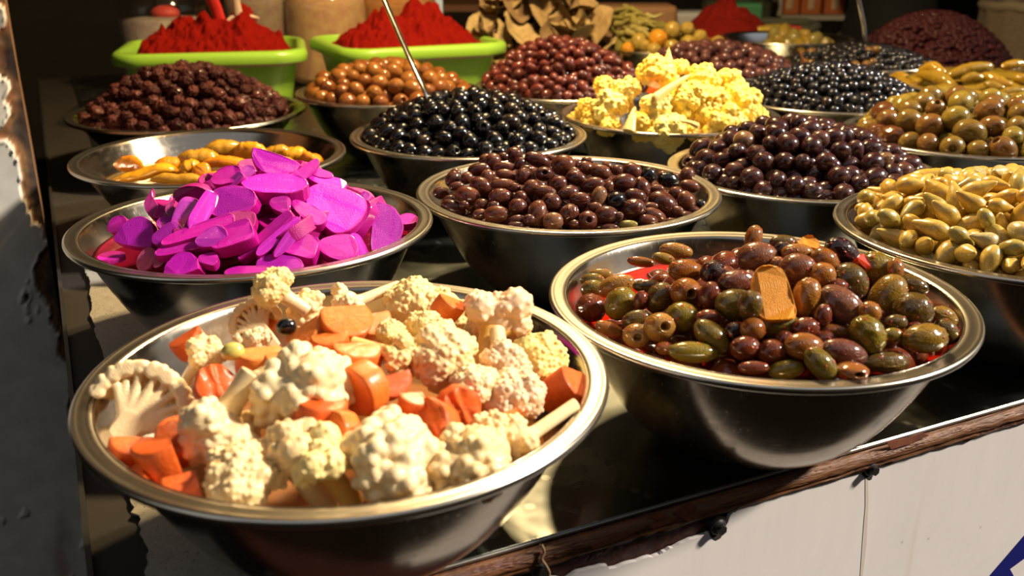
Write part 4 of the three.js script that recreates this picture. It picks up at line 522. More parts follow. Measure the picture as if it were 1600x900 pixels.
// [x, y, head radius in the photograph, axis the head points to (right, up, towards the viewer), shape, label, materials]
const A_ITEMS = [
  ['f', 430, 452, 36, [-0.75, 0.6, 0.3], 'tight', 'small cream cauliflower floret leaning on the far rim, nearest the magenta turnips', CURD_Y, STEM, 1],
  ['f', 224, 638, 88, [0.62, 0.77, 0.1], 'half', 'cauliflower floret cut in half, its flat cut face and thick white stalk showing', CURD2, CURD2, 0, 0.15],
  ['f', 342, 662, 66, [-0.5, -0.82, 0.1], 'knobbly', 'upside down cauliflower floret with its pale stalk pointing up, beside the halved one', CURD2, STEM, 2],
  ['f', 474, 606, 78, [0.2, 0.4, 0.9], 'knobbly', 'biggest lumpy cauliflower floret, left of the thick round carrot disc', CURD2, STEM, 0.4],
  ['f', 374, 752, 58, [-0.1, 0.35, 0.93], 'tight', 'round tight cauliflower floret touching the near rim, beside shaded carrot cubes', CURD, STEM, 1.2],
  ['f', 612, 716, 76, [0.25, 0.5, 0.83], 'lumpy', 'bright creamy lumpy cauliflower floret at the middle of the near rim', CURD2, STEM, 2.1],
  ['f', 728, 722, 60, [0.15, 0.6, 0.8], 'knobbly', 'cauliflower floret at the near rim, beside the crinkle cut carrots', CURD, STEM, 0.7],
  ['f', 686, 556, 64, [0.6, 0.3, 0.75], 'dome', 'large domed cauliflower floret with a fine grainy surface, above the carrot cube', CURD, STEM, 0],
  ['f', 776, 500, 52, [0.25, 0.75, -0.55], 'stalky', 'tallest cauliflower floret, its cut stalk end facing out, near the far rim', CURD_PINK, STEM_Y, 0.4],
  ['f', 784, 570, 42, [0.1, -0.5, 0.5], 'tight', 'cauliflower floret clump hanging under the tallest floret', CURD_PINK, STEM, 0.9],
  ['f', 838, 562, 46, [0.35, 0.55, 0.75], 'tight', 'yellowish cauliflower floret by the far wall, above the tapered carrot end', CURD_YY, STEM, 0],
  ['f', 805, 622, 46, [0.3, 0.6, 0.7], 'tight', 'rosy cauliflower floret behind the bright orange carrot triangle', CURD_PINK, STEM, 3],
  ['f', 742, 606, 38, [-0.3, 0.7, 0.6], 'tight', 'small pale cauliflower floret between the domed floret and the rosy one', CURD2, STEM, 1.5],
  ['f', 815, 690, 42, [-0.75, -0.45, 0.45], 'sprig', 'long stalked cauliflower sprig lying against the near right inner wall', CURD, CURD2, 0.3],
  ['f', 452, 712, 62, [-0.3, 0.75, 0.5], 'stalky', 'cauliflower floret with a blunt white stalk end facing the near rim', CURD, STEM, 0.4],
  ['f', 640, 478, 46, [0.1, 0.7, 0.2], 'dome', 'pale leafy cauliflower floret in the middle of the far side', CURD_Y, STEM, 1],
  ['f', 692, 488, 38, [0.6, 0.6, 0.4], 'tight', 'small pale yellow cauliflower floret behind the domed floret', CURD_Y, STEM, 2],
  ['f', 545, 476, 34, [-0.7, -0.3, 0.5], 'sprig', 'cauliflower sprig whose pointed stalk rises towards the far rim', CURD2, STEM, 2],
  ['f', 482, 486, 30, [-0.8, 0.1, 0.6], 'lumpy', 'rounded cauliflower nub lying just above the single black olive', CURD, STEM, 2],
  ['f', 398, 502, 44, [-0.5, 0.8, 0.3], 'half', 'flat sliced cauliflower piece by the far wall, above the black olive', CURD2, CURD2, 0, 0.2],
  ['f', 400, 536, 28, [-0.6, 0.4, 0.7], 'sprig', 'small white cauliflower sprig left of the black olive', CURD2, STEM, 2],
  ['f', 318, 552, 30, [0.55, 0.75, 0.3], 'stalky', 'cauliflower piece with curved stalk between two carrots by the bowl wall', CURD, STEM, 1],
  ['f', 440, 602, 36, [-0.5, -0.2, 0.8], 'knobbly', 'small lumpy cauliflower piece tucked beside the biggest lumpy floret', CURD, STEM, 0],
  ['f', 768, 672, 30, [0.2, 0.8, 0.5], 'knobbly', 'small cauliflower knob above the near rim, right of the crinkle carrots', CURD, STEM, 0],
  ['f', 610, 522, 24, [0.2, 0.8, 0.5], 'tight', 'tiny cauliflower crumb floret between carrots near the far side', CURD_Y, STEM, 0],
  ['f', 662, 512, 30, [-0.2, 0.8, 0.4], 'tight', 'small yellowish floret behind the glassy stalk piece', CURD_Y, STEM, 2],
  ['f', 500, 722, 50, [-0.5, 0.72, 0.35], 'stalky', 'glassy amber cauliflower stalk sloping down to the near rim', CURD_Y, STEM_Y, 2],
  ['f', 622, 556, 34, [0.75, -0.15, 0.2], 'stalky', 'glassy amber cauliflower stalk beside the domed floret', CURD_Y, STEM_Y, 1],
  ['c', 568, 606, 40, [-0.62, -0.35, 0.7], 'disc', 'thick round carrot disc at the centre, its cut face turned sideways', 0],
  ['c', 534, 516, 36, [0.3, 0.6, 0.6], 'long', 'long carrot chunk above the centre, near the far side', 0], ['c', 484, 524, 32, [-0.4, 0.5, 0.6], 'half', 'pale carrot chunk just right of the black olive', 2], ['c', 556, 560, 38, [0.2, 0.9, 0.4], 'half', 'flat carrot piece directly behind the thick disc', 0], ['c', 576, 502, 30, [0.4, 0.4, 0.7], 'half', 'carrot piece behind the long carrot chunk', 2],
  ['c', 516, 536, 28, [0, 0.8, 0.5], 'half', 'carrot piece between the pale chunk and the flat piece', 0], ['c', 650, 634, 27, [0.2, 0.85, 0.4], 'wedge', 'carrot cube under the domed cauliflower floret', 1], ['c', 674, 668, 42, [-0.55, 0.35, 0.75], 'crinkle', 'large crinkle cut carrot slice with ridged face', 1], ['c', 716, 636, 33, [0.4, -0.1, 0.9], 'crinkle', 'small crinkle cut carrot slice under the domed floret', 1], ['c', 530, 676, 34, [-0.65, 0.1, 0.75], 'disc', 'thick carrot chunk below the biggest lumpy floret', 0],
  ['c', 796, 650, 28, [0.2, 0.3, 0.85], 'wedge', 'bright orange carrot triangle before the rosy floret', 2], ['c', 878, 608, 32, [0.7, 0.5, 0.4], 'long', 'tapered carrot end against the far right inner wall', 1], ['c', 158, 642, 28, [-0.6, 0.5, 0.5], 'half', 'carrot piece wedged under the halved floret by the wall', 1],
  ['c', 208, 704, 36, [0.3, 0.8, 0.4], 'half', 'shaded carrot chunk below the stalk of the halved floret', 1], ['c', 262, 712, 42, [-0.2, 0.9, 0.35], 'wedge', 'large shaded carrot cube left of the upside down floret', 1], ['c', 232, 742, 34, [-0.35, 0.5, 0.7], 'wedge', 'shaded carrot cube touching the near rim at the far left', 1], ['c', 296, 758, 36, [0.2, 0.6, 0.7], 'wedge', 'shaded carrot cube at the near rim beside the tight round floret', 1],
  ['c', 296, 536, 26, [-0.4, 0.7, 0.5], 'half', 'red orange carrot piece standing against the far wall', 1], ['c', 334, 602, 30, [0.5, 0.3, 0.8], 'crinkle', 'crinkle carrot slice between the halved and upside down florets', 1], ['c', 412, 500, 22, [0.2, 0.5, 0.8], 'crinkle', 'small crinkle carrot bit on the sliced cauliflower piece', 2], ['c', 404, 564, 34, [0.1, 0.9, 0.4], 'half', 'carrot slab below the white sprig', 2], ['c', 608, 594, 30, [0.4, 0.3, 0.8], 'half', 'carrot piece tucked behind the thick disc', 1], ['c', 566, 690, 26, [0.5, 0.2, 0.8], 'half', 'carrot bit between thick chunk and bright lumpy floret', 1], ['c', 445, 566, 28, [0, 0.9, 0.4], 'half', 'carrot slab above the biggest lumpy floret', 2], ['c', 700, 478, 24, [0.5, 0.6, 0.3], 'half', 'carrot sliver at the far wall behind the tallest floret', 0], ['c', 285, 690, 40, [0.2, 0.7, 0.5], 'disc', 'shaded carrot lying deep beside the upside down floret', 1], ['c', 500, 640, 40, [0.2, 0.9, 0.3], 'disc', 'carrot hidden deep under the biggest lumpy floret', 1],
];
const items = settle(A_ITEMS.map((a) => ({ x: a[1], y: a[2], r: a[3], row: a, back: a[0] === 'f' ? 0.2 : 0.35, core: a[0] === 'f' ? 0.82 : 0.72 })), BA, SA);
const blockers = [];
for (const i of items) {
  const [type, , , pr, axis, shape, label, m1, m2, spin, size] = i.row, k = i.t / FOCAL, p = EYE.clone().addScaledVector(i.dir, i.t), R = pr * k;
  blockers.push([p, R * 0.9]);
  if (type === 'f') {
    const o = thing('cauliflower_floret', label, 'cauliflower', p, AG); o.scale.setScalar(R * (shape === 'half' ? 0.9 : pr > 60 ? 0.98 : 1.08)); 
    o.quaternion.copy(axisQ(axis, shape === 'half' ? 0 : spin ?? 0));
    if (shape === 'half') { const Z = cam3(0.12, 0.12, 1), Y = cam3(...axis); Y.addScaledVector(Z, -Y.dot(Z)).normalize(); o.quaternion.setFromRotationMatrix(new THREE.Matrix4().makeBasis(Y.clone().cross(Z), Y, Z)); }
    part('curd', FL[shape].curd, m1, o); part('stalk', FL[shape].stem, m2, o);
  } else { const m = solo('carrot_piece', CG[shape], CARROT[m1], label, 'carrot', AG); m.position.copy(p); m.scale.setScalar(R * 1.06); m.quaternion.copy(axisQ(axis, 0.4)); }
}
{ const lone = (px, py, w, h, mat, label, back) => { const t = onSurface(px, py, SA, BA) + back, k = t / FOCAL, m = solo('olive', OLIVE.o[1], mat, label, 'olive', AG); m.position.copy(EYE).addScaledVector(rayDir(px, py), t); m.scale.set(w * k / 2, h * k / 2, h * k / 2); m.quaternion.copy(qFrom(V(1, 0, 0), cam3(w > h ? 1 : 0.3, w > h ? 0.2 : 1, 0.2))); };
  lone(447, 510, 33, 27, blackO[0][0], 'single black olive among the cauliflower and carrots', -0.02); lone(363, 549, 38, 29, phys({ name: 'lime_olive_skin', color: lin(0.6, 0.52, 0.12), roughness: 0.3, clearcoat: 0.6 }), 'single pale yellow green olive among the cauliflower by the bowl wall', -0.03); }
liquid('pickle_brine', 'cloudy orange pickling brine under the cauliflower and carrots', 'brine', BA, 0.058, phys({ name: 'orange_brine', color: lin(0.4, 0.16, 0.05), roughness: 0.1, transmission: 0.3, thickness: 0.01, attenuationColor: lin(0.8, 0.35, 0.1), attenuationDistance: 0.02 }));
// ---------------------------------------------------------------- magenta turnip slices
const turnipTex = dataTex(256, 256, (u, v) => { const a = torus(u, v, 3), b = torus(u, v, 26, 4), c = fbm(u * 14, v * 70, 2, 3); const k = 0.86 + 0.12 * a + 0.12 * b + 0.12 * c; return [k, 0.8 + 0.5 * a + 0.25 * b, k]; });
const turM = (n, r, g, b, o = {}) => phys({ name: n, color: lin(r, g, b), map: turnipTex, bumpMap: grainTex, bumpScale: 0.0015, roughness: o.rough ?? 0.4, specularIntensity: 0.5, clearcoat: 0.35, clearcoatRoughness: 0.15, transmission: o.tr ?? 0, thickness: o.tr ? 0.004 : 0 });
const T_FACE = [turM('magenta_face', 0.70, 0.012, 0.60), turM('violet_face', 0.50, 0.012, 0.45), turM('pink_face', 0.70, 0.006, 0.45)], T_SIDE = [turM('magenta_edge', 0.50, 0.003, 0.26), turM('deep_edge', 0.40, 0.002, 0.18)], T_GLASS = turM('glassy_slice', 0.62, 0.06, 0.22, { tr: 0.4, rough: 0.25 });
function sliceGeo(kind, seed) { // outline about 1 wide and 1 high, 0.3 thick, gently warped
  const r = rngOf(seed), s = new THREE.Shape(), P = [];
  const arc = (cx, cy, rx, ry, a0, a1, n) => { for (let i = 0; i <= n; i++) { const a = lerp(a0, a1, i / n); P.push([cx + rx * Math.cos(a), cy + ry * Math.sin(a)]); } };
  if (kind === 'oval') arc(0, 0, 0.5, 0.5, 0, 2 * PI * 0.985, 40);
  else if (kind === 'half') { arc(0, -0.42, 0.5, 0.92, 0.03, PI - 0.03, 30); P.push([-0.2, -0.47], [0.2, -0.46]); }
  else if (kind === 'slab') P.push([-0.5, 0.1], [-0.42, 0.36], [-0.2, 0.46], [0.15, 0.5], [0.42, 0.4], [0.5, 0.05], [0.45, -0.3], [0.3, -0.47], [0.05, -0.4], [-0.3, -0.2]);
  else if (kind === 'baton') P.push([-0.5, -0.25], [-0.47, 0.3], [-0.3, 0.48], [0.2, 0.5], [0.46, 0.4], [0.5, -0.1], [0.44, -0.45], [0, -0.5], [-0.4, -0.42]);
  else P.push([-0.5, 0.5], [-0.3, 0.22], [0.05, 0.1], [0.5, -0.1], [0.42, -0.45], [0, -0.5], [-0.3, -0.3], [-0.42, 0.05]); // thorn
  const pts = P.map(([x, y]) => new THREE.Vector2(x * (1 + 0.04 * (r() - 0.5)), y * (1 + 0.04 * (r() - 0.5))));
  const curve = kind === 'oval' ? pts : new THREE.CatmullRomCurve3(pts.map((p) => V(p.x, p.y, 0)), true, 'centripetal').getPoints(60).map((p) => new THREE.Vector2(p.x, p.y));
  curve.forEach((p, i) => i ? s.lineTo(p.x, p.y) : s.moveTo(p.x, p.y)); s.closePath();
  const g = new THREE.ExtrudeGeometry(s, { depth: 0.22, bevelEnabled: true, bevelThickness: 0.03, bevelSize: 0.022, bevelSegments: 3, curveSegments: 12, steps: 1 }); g.translate(0, 0, -0.11);
  const w1 = rr(-0.1, 0.1, r), w2 = rr(-0.12, 0.12, r);
  displace(g, (v) => { v.z += w1 * (v.x * v.x) + w2 * v.x * v.y + 0.03 * fbm(v.x * 2 + seed, v.y * 2, 1, 2); });
  return g;
}
const SL = {}; for (const [i, k] of ['oval', 'half', 'slab', 'baton', 'thorn'].entries()) SL[k] = [sliceGeo(k, 40 + i), sliceGeo(k, 60 + i)];
const SC = surf(BC, { c: -0.026, top: 0.1, pow: 1.0, tx: 0.12 });
// [x, y, length, breadth, turn, kind, facing (right, up, towards the viewer), thickness, materials, label]
const cropC = (ox, oy, rows) => rows.map(([x, y, w, h, a, kind, nrm, th, f, label]) => [ox + x / 4.286, oy + y / 4.286, w / 4.286, h / 4.286, deg(a), kind, nrm, th / 4.286, f, label]);
const rowsC = [
  ...cropC(380, 230, [
    [205, 128, 330, 150, 160, 'half', [0.1, 0.35, 0.93], 70, 0, 'half moon turnip slice at the very top with a raised tip'], [385, 165, 230, 130, 48, 'thorn', [0.35, 0.3, 0.9], 60, 2, 'pointed turnip wedge sticking up beside the top half moon'],
    [215, 280, 430, 150, 2, 'oval', [0.05, 0.72, 0.7], 95, 0, 'large oval turnip slice lying nearly flat just under the top pair'], [590, 425, 420, 300, -28, 'slab', [0.15, 0.6, 0.8], 75, 0, 'biggest flat turnip slab, sloping on the upper right of the heap'],
    [560, 255, 250, 90, -3, 'slab', [0.2, 0.75, 0.6], 50, 0, 'turnip slab lying behind the biggest slab at the crest'], [960, 555, 330, 205, -98, 'half', [0.2, 0.3, 0.95], 90, 1, 'upright half moon turnip slice at the far right, standing in the brine'],
    [805, 490, 250, 110, 80, 'slab', [-0.5, 0.3, 0.8], 70, 2, 'turnip slice standing on edge, behind the upright right half moon'], [640, 705, 240, 200, 15, 'slab', [0.1, 0.5, 0.85], 80, 2, 'turnip slab below the biggest slab, near the front rim'],
    [772, 685, 210, 75, -68, 'baton', [0.4, 0.3, 0.85], 60, 0, 'narrow upright turnip stick near the right front rim'], [390, 685, 215, 150, -10, 'baton', [0.1, 0.5, 0.85], 110, 2, 'blocky turnip chunk in the middle of the front'],
    [160, 605, 440, 75, 47, 'baton', [-0.2, 0.4, 0.9], 70, 2, 'longest turnip stick, leaning steeply at the centre front'], [235, 610, 340, 75, 46, 'baton', [0.2, 0.3, 0.9], 70, 0, 'second leaning turnip stick, right against the longest stick'], [290, 640, 250, 85, 50, 'slab', [0.5, 0.1, 0.85], 50, 1, 'ragged turnip slice on the right side of the leaning sticks'],
    [250, 810, 310, 150, -8, 'oval', [0, 0.6, 0.8], 70, 1, 'turnip slice near the front rim, before the leaning sticks'], [60, 852, 330, 75, 0, 'baton', [0, 0.6, 0.8], 60, 2, 'straight turnip stick lying along the front rim'],
    [250, 400, 140, 120, 0, 'slab', [0, 0.4, 0.9], 60, 2, 'small turnip piece shaded under the flat oval slice'], [430, 465, 260, 110, -30, 'slab', [0.2, 0.5, 0.8], 80, 2, 'turnip slab tucked under the biggest slab'], [395, 545, 130, 90, -40, 'thorn', [0.3, 0.4, 0.8], 50, 0, 'small pointed turnip piece beside the leaning sticks'],
    [1100, 500, 130, 80, 10, 'oval', [0, 0.7, 0.7], 50, 2, 'turnip slice half sunk in brine by the right rim'], [800, 365, 110, 70, 60, 'baton', [0.3, 0.3, 0.9], 60, 1, 'small turnip stick end showing behind the big slab'], [520, 195, 160, 60, -12, 'oval', [0.2, 0.7, 0.6], 50, 2, 'thin turnip slice behind the pointed wedge']]),
  ...cropC(130, 230, [
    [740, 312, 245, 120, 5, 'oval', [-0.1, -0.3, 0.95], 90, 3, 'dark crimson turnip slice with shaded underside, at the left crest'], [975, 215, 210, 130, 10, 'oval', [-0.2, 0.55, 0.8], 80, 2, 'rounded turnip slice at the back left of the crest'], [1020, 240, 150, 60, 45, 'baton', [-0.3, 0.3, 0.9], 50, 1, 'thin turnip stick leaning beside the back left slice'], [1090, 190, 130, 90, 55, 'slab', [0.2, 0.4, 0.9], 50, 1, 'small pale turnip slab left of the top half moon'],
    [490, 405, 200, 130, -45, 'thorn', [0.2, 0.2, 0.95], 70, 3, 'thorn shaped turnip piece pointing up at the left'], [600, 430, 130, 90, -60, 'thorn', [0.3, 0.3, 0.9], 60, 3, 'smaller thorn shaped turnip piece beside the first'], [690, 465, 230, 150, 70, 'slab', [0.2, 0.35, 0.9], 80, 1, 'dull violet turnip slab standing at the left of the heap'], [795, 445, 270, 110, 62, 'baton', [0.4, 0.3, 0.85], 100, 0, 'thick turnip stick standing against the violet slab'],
    [1000, 385, 350, 220, -3, 'oval', [-0.1, 0.45, 0.88], 85, 1, 'large oval turnip slice facing out, left of the centre'], [375, 580, 270, 205, -15, 'half', [-0.1, 0.35, 0.93], 70, 1, 'half moon turnip slice standing in brine at the left'], [560, 535, 130, 110, 0, 'slab', [0, 0.6, 0.8], 60, 1, 'small shaded turnip piece behind the left half moon'], [580, 610, 210, 160, 35, 'slab', [-0.1, 0.35, 0.9], 70, 1, 'violet turnip slab leaning right of the left half moon'], [238, 528, 140, 110, 30, 'oval', [-0.2, 0.4, 0.9], 50, 2, 'small turnip slice against the left bowl wall'],
    [785, 580, 470, 90, 26, 'baton', [-0.1, 0.6, 0.8], 80, 2, 'long turnip stick slanting across the left front'], [690, 680, 370, 80, 20, 'baton', [0, 0.5, 0.85], 80, 2, 'turnip stick lying below the long slanting one'], [880, 640, 200, 150, 40, 'slab', [0, 0.4, 0.9], 110, 1, 'turnip chunk between the slanting and leaning sticks'], [1010, 615, 280, 150, 26, 'baton', [-0.1, 0.5, 0.85], 110, 2, 'blocky turnip stick left of the longest leaning stick'],
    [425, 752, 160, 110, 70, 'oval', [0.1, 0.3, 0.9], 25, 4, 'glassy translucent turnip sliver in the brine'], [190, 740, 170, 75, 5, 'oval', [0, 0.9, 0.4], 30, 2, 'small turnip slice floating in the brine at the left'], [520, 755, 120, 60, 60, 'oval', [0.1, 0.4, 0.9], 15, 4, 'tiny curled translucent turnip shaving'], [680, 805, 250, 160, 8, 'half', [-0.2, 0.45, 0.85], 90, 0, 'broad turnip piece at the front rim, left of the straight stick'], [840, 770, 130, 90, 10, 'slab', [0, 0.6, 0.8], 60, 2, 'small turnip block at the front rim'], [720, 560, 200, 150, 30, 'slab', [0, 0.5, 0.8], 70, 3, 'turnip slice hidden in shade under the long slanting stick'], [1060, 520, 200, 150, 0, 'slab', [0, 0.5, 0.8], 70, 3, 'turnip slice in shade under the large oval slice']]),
];
for (const i of settle(rowsC.map((a) => ({ x: a[0], y: a[1], r: Math.sqrt(a[2] * a[3]) / 2, row: a, back: 0.2, core: 0.62 })), BC, SC, 0.8)) {
  const [, , w, h, ang, kind, nrm, th, f, label] = i.row, k = i.t / FOCAL, p = EYE.clone().addScaledVector(i.dir, i.t), N = cam3(...nrm), X = cam3(Math.cos(ang), Math.sin(ang), 0);
  X.addScaledVector(N, -X.dot(N)).normalize(); const Y = N.clone().cross(X), app = (v) => Math.max(0.45, Math.hypot(v.dot(RIGHT), v.dot(UP)));
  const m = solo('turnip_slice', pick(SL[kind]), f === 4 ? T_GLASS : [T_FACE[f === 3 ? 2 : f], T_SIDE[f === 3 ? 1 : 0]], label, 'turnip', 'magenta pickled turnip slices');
  if (f === 3) m.material = [T_SIDE[1], T_SIDE[1]];  // darkest colour all over; puts shade into the slices lying under others
  m.position.copy(p); m.scale.set(w * k / app(X), h * k / app(Y), th * k / 0.31 * 1.25); m.quaternion.setFromRotationMatrix(new THREE.Matrix4().makeBasis(X, Y, N)); blockers.push([p, i.rad * 0.8]);
}
{ // slices lying deeper, mostly hidden
  const r = rngOf(77), geos = []; for (let i = 0; i < 46; i++) { const a = r() * 2 * PI, q = Math.sqrt(r()) * 0.095, x = BC.x + Math.cos(a) * q + 0.012, z = BC.z + Math.sin(a) * q, y = SC(x, z) - rr(0.024, 0.05, r), g = pick(SL.slab, r).clone(); g.scale(0.07, 0.05, 0.05); g.applyQuaternion(qFrom(V(0, 0, 1), V(rr(-0.6, 0.6, r), 1, rr(-0.6, 0.6, r)))); g.translate(x, Math.max(y, BC.base + 0.03), z); geos.push(g); }
  solo('buried_turnip', mergeGeometries(geos, true), [T_SIDE[0], T_SIDE[1]], 'magenta turnip slices buried under the visible ones in their bowl', 'turnip', undefined, 'stuff').material = T_SIDE[1];
}
liquid('red_brine', 'clear crimson brine around the magenta turnip slices', 'brine', BC, 0.021, phys({ name: 'crimson_brine', color: lin(0.75, 0.02, 0.12), roughness: 0.05, transmission: 0.75, thickness: 0.01, ior: 1.34, attenuationColor: lin(0.85, 0.05, 0.2), attenuationDistance: 0.016 }));

{
  const zest = phys({ name: 'orange_zest', color: lin(0.74, 0.27, 0.012), bumpMap: skinBump, bumpScale: 0.001, roughness: 0.5, specularIntensity: 0.4, clearcoat: 0.35, clearcoatRoughness: 0.2, clearcoatRoughness: 0.12 }), redP = phys({ name: 'red_pepper_skin', color: lin(0.7, 0.05, 0.01), roughness: 0.25, clearcoat: 0.8 });
  const peelGeo = displace(SL.baton[1].clone(), (v) => { const x = v.x, y = v.y; v.x = x * (0.95 - 0.16 * y); v.z = v.z * 0.6 - 0.45 * x * x - 0.2 * y * y + 0.05 * fbm(x * 8, y * 8, 3, 3); });
  peels.forEach(([x, y, w, h, a, nrm, label, back], i) => { const t = onSurface(x, y, SB, BB) + back, k = t / FOCAL, N = cam3(...nrm), X = cam3(Math.cos(deg(a)), Math.sin(deg(a)), 0); X.addScaledVector(N, -X.dot(N)).normalize(); const Y = N.clone().cross(X); const m = solo(i < 2 ? 'orange_peel' : 'pepper_sliver', i < 2 ? peelGeo : SL.slab[0], i < 2 ? zest : redP, label, i < 2 ? 'orange peel' : 'pepper'); m.position.copy(EYE).addScaledVector(rayDir(x, y), t); m.scale.set(w * k * 1.05, h * k * 1.1, 0.05); m.quaternion.setFromRotationMatrix(new THREE.Matrix4().makeBasis(X, Y, N)); });
  const twig = std({ name: 'brown_twig', color: lin(0.2, 0.08, 0.03), roughness: 0.7 });
  for (const [P, l] of [[[[894, 411], [905, 421], [914, 434]], 'thin brown stalk leaning on the bare wall of the oil bowl'], [[[1012, 428], [1022, 437], [1031, 441]], 'tiny dark stalk floating in the red oil']]) { const q = P.map(([x, y], i) => { const b = atY(x, y, BB.Y - 0.018 + (i === 0 ? 0.006 : 0)); return b; }); solo('stalk', new THREE.TubeGeometry(new THREE.CatmullRomCurve3(q), 12, 0.0012, 6), twig, l, 'stalk'); }
}
// ---------------------------------------------------------------- swept, tapered bodies
function sweep(pts, rad, o = {}) { // rad(t): radius along the curve; flat: second radius over the first
  const c = new THREE.CatmullRomCurve3(pts), n = o.n ?? 28, m = o.m ?? 14, fr = c.computeFrenetFrames(n, false), pos = [], uv = [], idx = [], flat = o.flat ?? 1;
  for (let i = 0; i <= n; i++) { const p = c.getPointAt(i / n), N = fr.normals[i], B = fr.binormals[i], R = rad(i / n); for (let j = 0; j <= m; j++) { const a = j / m * 2 * PI, w = 1 + (o.rough ?? 0) * fbm(i * 0.35 + (o.seed ?? 0), Math.cos(a), Math.sin(a), 2), ca = Math.cos(a) * R * w, sa = Math.sin(a) * R * flat * w; pos.push(p.x + N.x * ca + B.x * sa, p.y + N.y * ca + B.y * sa, p.z + N.z * ca + B.z * sa); uv.push(i / n * 2, j / m); } }
  for (let i = 0; i < n; i++) for (let j = 0; j < m; j++) { const a = i * (m + 1) + j, b = a + m + 1; idx.push(a, b, a + 1, b, b + 1, a + 1); }
  const g = new THREE.BufferGeometry(); g.setAttribute('position', new THREE.Float32BufferAttribute(pos, 3)); g.setAttribute('uv', new THREE.Float32BufferAttribute(uv, 2)); g.setIndex(idx); g.computeVertexNormals(); return weldSphereNormals(g);
}
const bulge = (r, a = 0.45) => (t) => Math.max(0.0004, r * Math.pow(Math.max(0, Math.sin(PI * clamp(t, 0.004, 0.996))), a));
// yellow pepper strips
{
  const M = [oliveMat('yellow_strip', 0.72, 0.35, 0.012, { rough: 0.3 }), oliveMat('orange_strip', 0.76, 0.27, 0.01, { rough: 0.3 }), oliveMat('ochre_strip', 0.5, 0.27, 0.02, { rough: 0.3 })], S = surf(BE, { c: -0.034, top: 0.03, pow: 0.6, tx: 0.1, tz: -0.25 });
  const rows = [[230, 272, 108, 34, 8, 0, 'wide flat yellow pepper strip, nearest the bare bowl wall'], [205, 262, 60, 26, -15, 1, 'short orange pepper strip at the outer end of the row'], [280, 281, 90, 22, -4, 2, 'thin ochre pepper strip along the front of the bowl'], [262, 258, 44, 34, 20, 1, 'small rounded orange pepper piece behind the wide flat strip'], [310, 252, 72, 36, 8, 2, 'ochre pepper strip at the middle of the bowl'], [296, 266, 40, 30, 40, 0, 'small curled yellow pepper piece at the middle'], [318, 272, 36, 30, 80, 1, 'upright pointed orange pepper piece with a pale edge'], [345, 238, 84, 34, 14, 2, 'large curved olive yellow pepper strip at the back'], [362, 258, 110, 26, 0, 1, 'long straight orange pepper strip touching the turnips'], [392, 240, 60, 34, -12, 0, 'yellow pepper strip at the back beside the curved one'], [430, 240, 50, 26, 15, 2, 'ochre pepper piece behind the turnip crest'], [455, 244, 56, 36, 0, 0, 'plump yellow pepper piece right of the turnip crest'], [478, 250, 44, 26, -25, 1, 'orange pepper piece sloping to the right wall'], [438, 256, 50, 30, 0, 1, 'orange pepper piece just over the turnip top'], [495, 252, 30, 24, -50, 1, 'last small orange pepper piece by the far wall'], [340, 282, 70, 26, 10, 0, 'yellow pepper strip low behind the turnips'], [400, 268, 80, 30, 0, 1, 'orange pepper strip hidden behind the turnip crest']];
  for (const i of settle(rows.map((a) => ({ x: a[0], y: a[1], r: Math.sqrt(a[2] * a[3]) / 2, row: a, core: 0.7 })), BE, S, 0.8)) {
    const [, , w, h, a, f, label] = i.row, k = i.t / FOCAL, r = rngOf(300 + Math.round(i.x)), X = cam3(Math.cos(deg(a)), Math.sin(deg(a)), rr(-0.3, 0.3, r)), Yd = cam3(-Math.sin(deg(a)), Math.cos(deg(a)), 0.5), L = w * k / 2, c = EYE.clone().addScaledVector(i.dir, i.t), b = rr(0.12, 0.35, r);
    const pts = [-1, -0.5, 0, 0.5, 1].map((t) => V(0, 0, 0).addScaledVector(X, t * L).addScaledVector(Yd, (1 - t * t) * L * b - L * b * 0.5 + rr(-0.08, 0.08, r) * L));
    const m = solo('pepper_strip', sweep(pts, bulge(h * k * 0.5, 0.5), { flat: rr(0.55, 0.9, r), rough: 0.25, seed: i.x }), M[f], label, 'pepper', 'yellow pepper strips'); m.position.copy(c);
  }
  liquid('pepper_brine', 'thin golden brine in the bottom of the pepper strip bowl', 'brine', BE, 0.034, phys({ name: 'golden_brine', color: lin(0.85, 0.6, 0.25), roughness: 0.04, transmission: 0.9, thickness: 0.01, ior: 1.34, attenuationColor: lin(0.8, 0.5, 0.1), attenuationDistance: 0.05 }));
}
